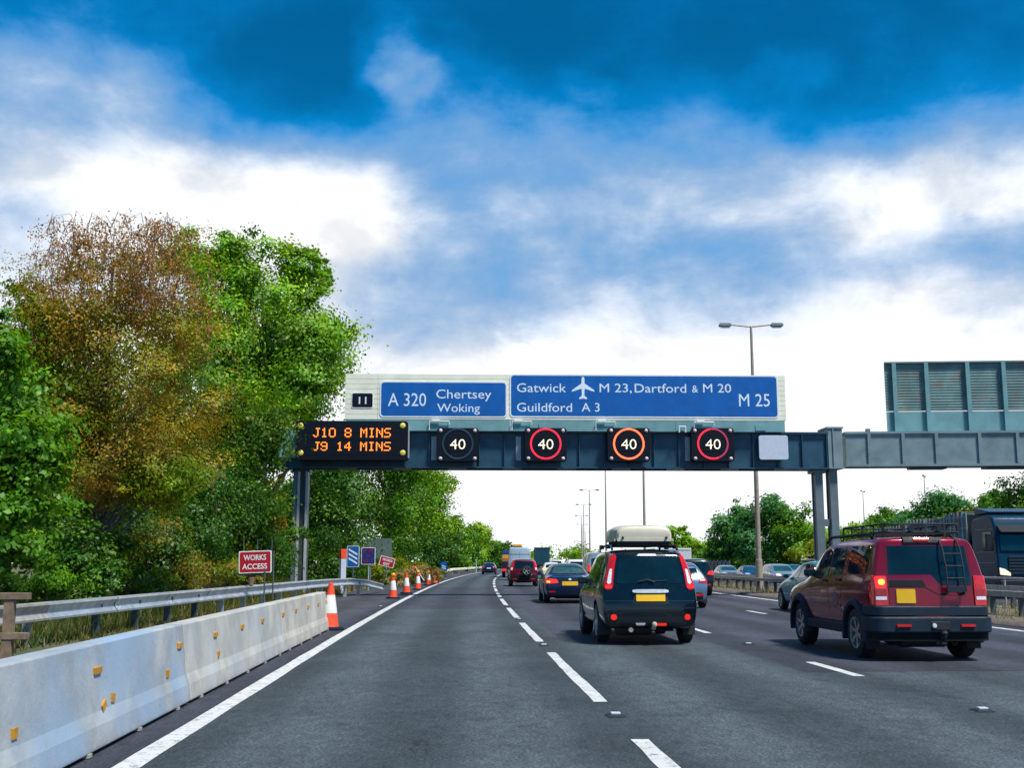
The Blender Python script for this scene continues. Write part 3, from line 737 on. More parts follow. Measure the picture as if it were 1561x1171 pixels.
# ------------------------------------------------------------------ gantry of the opposite carriageway, seen from behind
def back_gantry():
    yaw = GH - .10
    org = gworld(gl(1285, 680)[0] + .25, .6)
    ax = Vector((math.cos(yaw), math.sin(yaw), 0)); ay = Vector((-math.sin(yaw), math.cos(yaw), 0))
    def L(px, py, dy=0): return gl(px, py, dy, org, ax, ay)
    zb, zt = L(1400, 711)[1], L(1400, 657.5)[1]
    root = thing('gantry', 'pale grey ribbed gantry girder continuing right over the opposite carriageway', 'gantry', org, yaw)
    Lw = 19.0; b = MB()
    b.bx(0.1, Lw, .08, 1.1, zb + .1, zt - .1); b.bx(0.05, Lw, 0, 1.2, zt - .1, zt); b.bx(0.05, Lw, 0, 1.2, zb, zb + .1)
    for px in (1326, 1378, 1429, 1495, 1553): 
        x = L(px, 690)[0]; b.bx(x - .07, x + .07, .0, .078, zb + .102, zt - .102)
    x = L(1553, 690)[0]
    while x < Lw - 2: x += 1.8; b.bx(x - .07, x + .07, .0, .078, zb + .102, zt - .102)
    b.build('girder', M['steelgrey'], root)
    l = MB(); l.bx(Lw - .9, Lw - .45, .3, .8, 0, zb); l.build('leg', M['gpost'], root)
    t = MB(); t.bx(L(1390, 700)[0], L(1445, 700)[0], .2, .9, zb - .1, zb - .003); t.build('lamp_box', M['gdark'], root)
    t = MB(); t.bx(L(1505, 700)[0], L(1580, 700)[0], .2, .9, zb - .1, zb - .003); t.build('lamp_box', M['gdark'], root)
    x = L(1326, 690)[0]; t = MB(); t.bx(x - .09, x + .09, .1, .3, zt, zt + .14); t.build('junction_box', M['gpost'], root)
    # sign, seen from its back
    x0 = L(1350, 560)[0]; z1 = L(1400, 549)[1]; zs = zt + .03
    sr = thing('direction_sign', 'back of a large sign with teal ribs, above the opposite carriageway', 'road sign', org + ax * (x0 + 4) + ay * .7 + Vector((0, 0, zs)), yaw)
    W2 = 7.5; x00 = -4 + .15; h = z1 - zs
    f = MB(); f.bx(x00, W2, .12, .16, 0, h * .3); f.build('skirt', M['teal'], sr)
    m_ = mat('weathered_slat', (.15, .25, .25), .85, 0, .2, var=.25, scale=.8, dirt=.85, dirtcol=(.26, .15, .09))
    f = MB(); n = 17
    for i in range(n):
        z0 = h * .31 + (h * .69) * i / n; hh = h * .69 / n
        f.add([(x00, .15, z0), (W2, .15, z0), (W2, .132, z0 + hh * .4), (x00, .132, z0 + hh * .4), (W2, .15, z0 + hh), (x00, .15, z0 + hh), (x00, .17, z0), (W2, .17, z0), (W2, .17, z0 + hh), (x00, .17, z0 + hh)],
              [(0, 1, 2, 3), (3, 2, 4, 5), (6, 7, 8, 9)])
    f.build('slat_panel', m_, sr)
    f = MB(); f.bx(x00, W2, .0, .15, h - .005, h + .06); f.build('top_rail', M['steelgrey'], sr)
    for px in (1371, 1421, 1485, 1541): 
        x = L(px, 600)[0] - x0 - 4; f = MB(); f.bx(x - .09, x + .09, -.04, .085, -.02, h - .01); f.build('rib', M['teal'], sr)
    for k in range(3):
        x += 1.9; f = MB(); f.bx(x - .09, x + .09, -.04, .085, -.02, h - .01); f.build('rib', M['teal'], sr)
back_gantry()
# ------------------------------------------------------------------ concrete barrier, crash barriers
def barriers():
    segs = [(18.7, 25.2, M['conc'], 'clean concrete barrier block at the far end beside the first big cone'),
            (12.1, 18.65, M['concm'], 'middle concrete barrier block with orange reflectors, joined to the clean end block'),
            (5.5, 12.05, M['concb'], 'blue stained concrete barrier block nearest the camera at lower left'),
            (-1.1, 5.45, M['concb'], 'concrete barrier block in the bottom left corner of the photo')]
    def bxp(d): return XL(d) - .41 + .012 * (d - 15) * -1 * .25
    prof = [(0, .03), (0, .05), (-.022, .20), (-.055, .30), (-.115, .80), (-.125, .815), (-.305, .815), (-.315, .80), (-.375, .30), (-.408, .20), (-.43, .05), (-.43, .03)]
    H = 0
    tr = random.Random(8)
    for d0, d1, mm, lab in segs:
        dm = (d0 + d1) / 2; loc = Vector((bxp(dm), dm, 0)); a = -math.atan((bxp(d1) - bxp(d0)) / (d1 - d0))
        root = thing('concrete_barrier', lab, 'concrete barrier', loc, a, 'concrete barrier blocks along the hard shoulder')
        l = (d1 - d0) / 2 / math.cos(a) - .004
        b = MB(); n = 14
        b.sweep([(0, -l + 2 * l * i / n) for i in range(n + 1)], prof)
        b.build('block', mm, root, bevel=.008)
        for i in range(5):
            f = MB(); y = -l + .5 + i * (2 * l - 1) / 4; f.bx(-.05, .01, y - .04, y + .04, .006, .032); f.build('foot', M['conc'], root)
        k = 0; 
        sp = {18.7: [18.9, 20.4, 22.0, 23.6, 25.0], 12.1: [13.6, 15.3, 16.9], 5.5: [9.14, 11.85, 6.5], -1.1: [2.5]}[d0]
        for d in sp:
            y = (d - dm) / math.cos(a); z = .61; fx = -.055 - (z - .265) / .535 * .06
            r_ = MB(); r_.bx(fx - .004, fx + .022, y - .085, y + .085, z - .028, z + .028); r_.build('reflector', M['tab'], root, bevel=.004)
        for d, z, rr_ in {12.1: [(13.7, .38, .1)], 5.5: [(9.25, .325, .6), (9.5, .36, -.1), (11.3, .38, 0), (7.4, .38, 0)], 18.7: [], -1.1: []}[d0]:
            y = (d - dm) / math.cos(a); fx = -.055 - max(0, (z - .265)) / .535 * .06
            r_ = MB(); r_.bx(fx - .012, fx + .018, y - .045, y + .045, z - .034, z + .034, rot=Matrix.Rotation(rr_, 3, 'X')); r_.build('reflector', M['tab'], root)
barriers()
WBEAM = [(0, 0), (.075, .015), (.08, .05), (.02, .125), (.02, .185), (.08, .26), (.075, .295), (0, .31)]
def wbeam_path(mb, path):
    out = WBEAM; ins = [(o - .012, z) for o, z in reversed(WBEAM)]
    mb.sweep(path, out + ins)
def guardrail():
    P = [(-7.75, 12.0), (-7.72, 16.0), (-7.7, 19.2)]
    root = thing('crash_barrier', 'older brown tinged crash barrier section at the left edge, ending in a splice', 'crash barrier', (-7.75, 16, 0))
    b = MB(); wbeam_path(b, [(x + 7.75, y - 16, .50) for x, y in P]); b.build('rail', M['galvold'], root)
    for y in (13.2, 18.6):
        p = MB(); p.bx(-.14, -.02, y - 16 - .05, y - 16 + .05, -.05, .78); p.build('post', M['galvold'], root)
    P = [(-7.69, 19.0), (-7.62, 24), (-7.55, 30), (-7.5, 36), (-7.42, 42), (-7.3, 46.5), (-7.1, 50), (-6.75, 53), (-6.3, 55.6)]
    Z = [.50, .50, .50, .50, .50, .49, .47, .36, .12]
    root = thing('crash_barrier', 'bright galvanised crash barrier curving down to a buried end before the cones', 'crash barrier', (P[0][0], P[0][1], 0))
    path = []
    for i in range(len(P) - 1):
        for k in range(4):
            t = k / 4; path.append((P[i][0] + (P[i + 1][0] - P[i][0]) * t - P[0][0], P[i][1] + (P[i + 1][1] - P[i][1]) * t - P[0][1], Z[i] + (Z[i + 1] - Z[i]) * t))
    path.append((P[-1][0] - P[0][0], P[-1][1] - P[0][1], Z[-1]))
    b = MB(); wbeam_path(b, path); b.build('rail', M['galv'], root, smooth=35)
    for y in (22.2, 25.4, 28.6, 31.8, 35.0, 38.2, 41.4):
        q = min(path, key=lambda p_: abs(p_[1] + 19 - y)); b = MB()
        b.sweep([(q[0] + .004, y - 19.16, q[2]), (q[0] + .004 - .004, y - 18.84, q[2])], [(o_ + .005, z_) for o_, z_ in WBEAM] + [(o_ + .001, z_) for o_, z_ in reversed(WBEAM)])
        for dy_ in (-.1, .1):
            for z_ in (.10, .21): b.lathe([(0, .03), (.016, .028), (.018, 0)], 6, 'x', (q[0] + .03, y - 19 + dy_, q[2] + z_))
        b.build('lap_splice', M['galv'], root)
    y = 21.4
    while y < 53:
        i = min(len(path) - 1, int((y - 19) / 36.6 * len(path))); pts = [q for q in path if q[1] + 19 >= y]; q = pts[0]
        p = MB(); p.bx(q[0] - .15, q[0] - .02, y - 19.05, y - 18.95, -.1, q[2] + .26); p.bx(q[0] - .02, q[0] + .02, y - 19.05, y - 18.95, q[2] + .1, q[2] + .21)
        p.build('post', M['railpost'] if y < 30 else M['galv'], root)
        y += 2.4 if y > 27 else 2.1
guardrail()
def timber_fence():
    root = thing('timber_rail', 'weathered timber two rail fence end at the left edge above the crash barrier', 'fence', (-6.25, 14.4, 0))
    for z in (.99, .50):
        b = MB(); b.bx(-2.6, .2, -.06, .06, z, z + .085); b.build('rail', M['timber'], root, bevel=.006)
    b = MB(); b.bx(-.10, .02, -.05, .05, -.05, .498); b.bx(-.10, .02, -.045, .045, .587, .988); b.build('post', M['timber'], root)
timber_fence()
def median_rails():
    for off, lab, d0, d1 in ((16.75, 'long box beam crash barrier on close set posts along the central reservation', 24.0, 150.0),
                             (18.85, 'farther crash barrier of the central reservation, beside the opposite traffic', 24.0, 150.0)):
        P0 = rp(30, off)
        root = thing('crash_barrier', lab, 'crash barrier', P0, 0, 'crash barriers of the central reservation')
        n = 60; path = []
        for i in range(n + 1):
            q = rp(d0 - 12 + (d1 - d0 + 12) * i / n, off) - P0; path.append((q.x, q.y, .56))
        b = MB(); b.sweep(path, [(-.1, 0), (.1, 0), (.1, .15), (-.1, .15)]) if off < 18 else b.sweep(path, [(-.05, .0), (.05, .0), (.05, .2), (-.05, .2)])
        b.build('rail', M['boxrail'] if off < 18 else M['galvold'], root)
        d = d0 - 8; i = 0
        while d < (96 if off < 18 else 80):
            q = rp(d, off) - P0; p = MB(); p.bx(q.x - .06, q.x + .06, q.y - .05, q.y + .05, .05, .558); p.build('post', M['railpost'], root)
            d += 1.6 if d < 60 else 2.4
            i += 1
    # thin hand rail above the farther barrier on the right
    P0 = rp(28, 19.0); root = thing('hand_rail', 'slim grey tubular rail behind the box beam, at the right edge', 'railing', P0)
    b = MB(); q0, q1 = rp(24, 19.0) - P0, rp(37, 19.0) - P0
    b.tube([q0 + Vector((0, 0, .98)), q1 + Vector((0, 0, .98))], .03, 8); b.build('rail', M['galvold'], root)
    for k in range(6):
        q = q0.lerp(q1, k / 5); b = MB(); b.tube([q + Vector((0, 0, .05)), q + Vector((0, 0, .95))], .03, 8); b.build('post', M['galvold'], root)
    P0 = Vector((-5.4, 150, 0)); root = thing('crash_barrier', 'short pale crash barrier on the far left bend beside the distant dark car', 'crash barrier', P0)
    pts = [rp(d, o) - P0 for d, o in ((135, -3.0), (141, -2.0), (150, -1.7), (165, -1.6), (185, -1.6), (215, -1.6))]
    b = MB(); b.sweep([(p.x, p.y, .15 if i == 0 else .45) for i, p in enumerate(pts)], [(0, 0), (.08, .05), (.08, .26), (0, .31), (-.03, .15)]); b.build('rail', M['cream'], root)
    for p in pts[1:]: b = MB(); b.bx(p.x - .1, p.x - .02, p.y - .06, p.y + .06, 0, .5); b.build('post', M['galvold'], root)
median_rails()
# ------------------------------------------------------------------ cones
def cones():
    spots = [(503, 961, 1.0, 0, 'largest traffic cone, standing against the end of the concrete barrier'),
             (599, 913, .95, 1, 'traffic cone with amber lamp on top, first of the row along the white edge line'),
             (619.5, 905.5, .98, 0, 'red tipped cone without lamp, second of the row along the edge line'),
             (637, 899.5, .95, 1, 'cone with amber lamp beside the leaning black and white marker'),
             (653, 893, .98, 0, 'small far cone, fourth in the row along the edge line'),
             (663, 890.3, .98, 0, 'farthest cone at the end of the row along the edge line')]
    protos = {}
    for px, py, s, lamp, lab in spots:
        q = ray(px, py); k = -EYE / q.z; p = Vector((q.x * k, q.y * k, .006))
        if lamp in protos: o = copy_tree(protos[lamp]); o.location = p; o['label'] = lab
        else:
            o = thing('traffic_cone', lab, 'traffic cone', p, .2, 'red and white traffic cones'); protos[lamp] = o
            b = MB(); b.prism([(-.25, -.16), (-.16, -.25), (.16, -.25), (.25, -.16), (.25, .16), (.16, .25), (-.16, .25), (-.25, .16)], 0, .07, 'z')
            b.bx(-.3, .3, -.1, .1, .0, .055); b.build('base', M['trimb'], o, bevel=.012)
            b = MB(); b.lathe([(.19, .071), (.178, .11), (.145, .36)], 28); b.build('lower_band', M['cone_o'], o, smooth=40)
            b = MB(); b.lathe([(.149, .355), (.150, .362), (.092, .74), (.090, .745)], 28); b.build('sleeve', M['cone_w'], o, smooth=40)
            b = MB(); b.lathe([(.089, .742), (.056, .96), (.05, 1.0), (.035, 1.01), (.0, 1.01)], 28) if not lamp else b.lathe([(.089, .742), (.078, .82), (.0, .825)], 28)
            b.build('tip', M['cone_o'], o, smooth=40)
            if lamp:
                b = MB(); b.bx(-.06, .06, -.05, .05, .826, .90); b.build('lamp_case', M['cone_o'], o, bevel=.01)
                b = MB(); b.lathe([(0, -.06), (.07, -.05), (.10, -.01), (.10, .02), (.05, .05), (0, .055)], 18, 'y', (0, 0, .99)); b.build('lamp', M['amber'], o, smooth=50)
        o.scale = (s, s, s)
cones()
# ------------------------------------------------------------------ road signs on the left verge
def signs():
    def plate(root, x0, x1, z0, z1, face, rad=.05, bw=.03, border='white', rot=0.0, y=0.0):
        rm = Matrix.Rotation(-rot, 3, 'Y'); cz = (z0 + z1) / 2
        def tr(poly): return [((rm @ Vector((a, 0, c - cz))).x, (rm @ Vector((a, 0, c - cz))).z + cz) for a, c in poly]
        b = MB(); b.prism(tr(rrect(x0, x1, z0, z1, rad)), y, y + .025, 'y'); pb = b.build('plate', M[border], root)
        f = MB(); f.prism(tr(rrect(x0 + bw, x1 - bw, z0 + bw, z1 - bw, rad * .8)), y - .004, y - .0005, 'y'); f.build('plate_face', M[face], pb)
        return pb
    # works access
    Y = 32.0; c = at(389, 857, Y); w = (xat(414, Y) - xat(364, Y)) / 2; h = zat(840, Y) - zat(874, Y)
    root = thing('works_sign', 'red WORKS ACCESS sign on a metal frame behind the crash barrier', 'road sign', (c.x, Y, 0)); z0 = zat(874, Y)
    p = plate(root, -w, w, z0, z0 + h, 'red', .04, .03, 'white', .035)
    text_obj('WORKS', -w * .72, w * .66, z0 + h * .58, h * .25, -.006, M['white'], p, .02, rz=.035); text_obj('ACCESS', -w * .78, w * .74, z0 + h * .18, h * .25, -.006, M['white'], p, .02, rz=.035)
    f = MB()
    for px in (405, 418): 
        x = xat(px, Y) - c.x; f.tube([(x - .03, .04, z0 + h), (x, -.05, .2), (x + .02, -.06, 0)], .022, 6)
    for px in (370, 391, 413):
        x = xat(px, Y) - c.x; f.tube([(x, .05, z0 - .05), (x, .05, z0 + h + .32)], .016, 6)
    f.tube([(-w, .05, z0 - .06), (w * 1.15, .05, z0 - .03)], .018, 6)
    f.build('frame', M['railpost'], root)
    x = xat(384, Y) - c.x; f = MB(); f.lathe([(.09, z0 - .12), (.085, z0 - .2), (.05, z0 - .36), (.0, z0 - .37)], 16, 'z', (x, .0, 0)); f.build('hanging_lamp', M['timber'], root, smooth=50)  # cone shaped lamp hanging below the sign plate, unlit
    # countdown marker, three bars
    Y = 57.0; x0, x1 = xat(528.5, Y), xat(547.5, Y); c = (x0 + x1) / 2; w = (x1 - x0) / 2; za, zb = zat(865, Y), zat(832.5, Y)
    root = thing('countdown_sign', 'blue countdown sign with three white slanting bars beside the electronic sign', 'road sign', (c, Y, 0))
    p = plate(root, -w, w, za, zb, 'blue', .07, .025, 'white'); hh = zb - za
    for k in range(3):
        z = zb - hh * (.30 + .21 * k); b = MB(); b.add([(-w * .72, -.008, z + .10), (-w * .72, -.008, z + .19), (w * .70, -.008, z - .07), (w * .70, -.008, z - .16)], [(0, 1, 2, 3)]); b.build('bar', M['white'], p)
    b = MB(); b.tube([(0, .06, 0), (0, .06, zb - .1)], .045, 8); b.build('post', M['railpost'], root)
    # electronic sign
    Y = 60.0; x0, x1 = xat(550.5, Y), xat(572, Y); c = (x0 + x1) / 2; w = (x1 - x0) / 2; za, zb = zat(861, Y), zat(835, Y); hh = zb - za
    root = thing('electronic_sign', 'dark blue square sign with dim red M-25 dot lettering on a thin post', 'road sign', (c, Y, 0))
    face = mat('dark_blue_face', (.010, .03, .17), .4); M['dkblue'] = face
    p = plate(root, -w, w, za, zb, 'dkblue', .06, .03, 'white'); m = MB(); gw = w * .30; gh = hh * .17
    for i, ch in enumerate('M-25'): dots(m, ch, -w * .70 + i * gw * 1.18, za + hh * .70, gw, gh, -.006, .9)
    dots(m, 'A', -gw / 2, za + hh * .42, gw, gh, -.006, .9)
    for i, ch in enumerate('A3 1'):
        if ch != ' ': dots(m, ch, -w * .70 + i * gw * 1.18, za + hh * .14, gw, gh, -.006, .9)
    m.build('lettering', mat('dim_red_dots', (.36, .012, .05), .4, emit=(.5, .02, .06), estr=.08), p)
    b = MB(); b.tube([(.02, .06, 0), (.02, .06, zb - .1)], .035, 8); b.build('post', M['galv'], root)
    # white post with red head
    Y = 54.0; c = xat(522.5, Y); root = thing('marker_post', 'square white and grey post with a red top beside the blue countdown sign', 'marker post', (c, Y, 0), .5)
    za, zb = zat(852, Y), zat(837.5, Y)
    b = MB(); b.bx(-.13, .13, -.13, .13, 0, za - .01); b.build('body', M['panelgrey'], root, bevel=.01)
    b = MB(); b.bx(-.14, .14, -.14, .14, za, zb); b.build('head', M['cone_o'], root, bevel=.015)
    # works exit
    Y = 62.0; c = at(590, 857, Y); w = (xat(602, Y) - xat(579, Y)) / 2; h = (zat(850, Y) - zat(865, Y))
    root = thing('works_sign', 'red WORKS EXIT sign tilted to the right among dry bracken', 'road sign', (c.x, Y, 0)); z0 = c.z - h / 2
    p = plate(root, -w, w, z0, z0 + h, 'red', .04, .035, 'white', -.24)
    rm = -.24
    for s_, zz, f_ in (('WORKS', z0 + h * .56, .68), ('EXIT', z0 + h * .16, .42)):
        tx = -math.sin(rm) * (zz + h * .12 - c.z)
        text_obj(s_, -w * f_ + tx, w * f_ + tx, zz, h * .25, -.006, M['white'], p, .03, rz=rm)
    b = MB(); b.tube([(-.2, .06, 0), (-.14, .06, z0 + h * .8)], .025, 6); b.tube([(.25, .06, 0), (.2, .06, z0 + h * .6)], .025, 6); b.build('frame', M['railpost'], root)
    # back of a green sign
    Y = 74.0; x0, x1 = xat(556, Y), xat(597, Y); c = (x0 + x1) / 2; w = (x1 - x0) / 2; za, zb = zat(851, Y), zat(821, Y)
    root = thing('advance_sign', 'dull grey green back of a sign in the trees behind the electronic sign', 'road sign', (c, Y, 0))
    b = MB(); b.bx(-w, w, 0, .05, za, (za + zb) / 2 - .01); b.bx(-w, w, 0, .05, (za + zb) / 2 + .01, zb); b.build('plate', mat('dull_green_panel', (.10, .15, .135), .6, var=.15, scale=1), root)
    for s_ in (-.6, .6): b = MB(); b.tube([(s_ * w, .1, 0), (s_ * w, .1, zb - .1)], .05, 8); b.build('post', M['gpost'], root)
    # far countdown marker, two bars
    for (px0, px1, py0, py1, Y, nb, lab) in ((672, 681, 857, 871, 112.0, 2, 'small far blue countdown sign with two white bars past the cones'),
                                             (737.5, 744.5, 858, 867, 175.0, 1, 'tiny farthest blue sign just above the distant dark car')):
        x0, x1 = xat(px0, Y), xat(px1, Y); c = (x0 + x1) / 2; w = (x1 - x0) / 2; za, zb = zat(py1, Y), zat(py0, Y)
        root = thing('countdown_sign', lab, 'road sign', (c, Y, 0)); p = plate(root, -w, w, za, zb, 'blue', .05, .02, 'blue')
        for k in range(nb):
            z = za + (zb - za) * (.30 + .22 * k); b = MB(); b.add([(-w * .6, -.008, z + .05), (-w * .6, -.008, z + .13), (w * .7, -.008, z - .02), (w * .7, -.008, z - .10)], [(0, 1, 2, 3)]); b.build('bar', M['white'], p)
        b = MB(); b.tube([(0, .06, 0), (0, .06, zb - .1)], .04, 6); b.build('post', M['railpost'], root)
    # leaning black and white marker
    Y = 62.5; a = at(646, 886, Y); b_ = at(632.5, 865, Y)
    root = thing('marker_board', 'black and white marker board leaning left among the cones', 'marker board', (a.x, Y, 0)); d = b_ - a
    n = Vector((d.z, 0, -d.x)).normalized() * .12; base = Vector((0, 0, a.z)); rg = Vector((0, .04, 0))
    for nm, m, u, v in (('white_face', 'white', 1.0, .0), ('black_face', 'black', 0.0, -1.0)):
        b = MB(); q = [base + n * u * .45, base + n * v * 1.1 if v else base, base + d * (.62 if v else 1) + (n * v * 1.0 if v else Vector()), base + d + n * u * .25]
        b.add(list(q) + [p_ + rg for p_ in q], [(0, 1, 2, 3), (7, 6, 5, 4), (0, 4, 5, 1), (1, 5, 6, 2), (2, 6, 7, 3), (3, 7, 4, 0)]); b.build(nm, M[m], root)
    b = MB(); b.tube([base + d * .92, base + d * 1.06], [.1, .04], 8); b.build('tip', M['cone_o'], root)
    Y = 165.0; c = xat(726, Y); root = thing('marker_post', 'thin pale post by the trees left of the distant dark car', 'marker post', (c, Y, 0))
    b = MB(); b.tube([(0, 0, 0), (0, 0, zat(855, Y))], .09, 8); b.build('post', M['glight'], root)
    b = MB(); b.bx(-.14, .14, -.12, .12, zat(855, Y), zat(855, Y) + .2); b.build('cap', M['glight'], root)
signs()
# ------------------------------------------------------------------ lamp columns
def lamps():
    def lamp(X, Y, h, arm, lab, group, twin=True, rz=0.0):
        root = thing('street_lamp', lab, 'street lamp', (X, Y, 0), rz, group)
        b = MB(); b.tube([(0, 0, 0), (0, 0, 1.6), (0, 0, 1.62), (0, 0, h * .6), (0, 0, h)], [.19, .18, .14, .105, .065], 12); b.build('column', M['lamppost'], root, smooth=40)
        b = MB(); b.tube([(-arm, 0, h + .12), (-.15, 0, h + .0), (.15, 0, h + .0), (arm, 0, h + .12)], .04, 8); b.build('arm', M['lamppost'], root)
        for s_ in (-1, 1):
            x = s_ * (arm + .12)
            c = MB(); c.prism([(x - .34, h + .08), (x - .30, h + .0), (x + .30, h + .0), (x + .34, h + .08), (x + .26, h + .2), (x - .26, h + .2)], -.16, .16, 'y'); c.build('lamp_head', M['lamphead'], root, bevel=.03)
            c = MB(); c.bx(x - .24, x + .24, -.12, .12, h - .055, h - .003); c.build('lens', M['lampwh'], root, bevel=.02)
        return root
    h0 = zat(498, 58.5); mX = xat(1157, 58.5)
    main = lamp(mX, 58.5, h0, 1.25, 'tall twin headed street lamp on the central reservation, heads clear above the M25 sign', 'street lamps on the central reservation')
    for i, (px, Y, py, lab) in enumerate(((983.5, 104, None, 'street lamp rising right above the roof box, its head hidden by the gantry'),
                         (924.5, 147, None, 'thin street lamp whose head is hidden by the gantry, left of the roof box'),
                         (899.5, 192, 748, 'distant twin headed lamp just below the gantry beam'),
                         (890.5, 240, 770, 'smaller distant twin headed lamp left of the one below the beam'),
                         (887, 288, 787, 'very small distant twin headed lamp'), (888, 340, 800, 'tiny farthest visible twin lamp'),
                         (893, 395, 812, 'speck sized twin lamp near the horizon'))):
        o = copy_tree(main); o['label'] = lab; o.location = (xat(px, Y), Y, 0)
        if py: o.scale = (1.0, 1.0, zat(py, Y) / h0)
    for px, Y, py, lab, rz in ((1320.5, 167, 750, 'far slim lamp beyond the right hand trees, left of the pair', R(60)), (1416, 139, 727, 'far lamp with stacked looking heads above the right trees', R(65))):
        o = copy_tree(main); o['label'] = lab; o['group'] = 'lamps beyond the right hand trees'; o.location = (xat(px, Y), Y, 0); o.scale = (.7, .7, zat(py, Y) / h0); o.rotation_euler.z = rz
lamps()
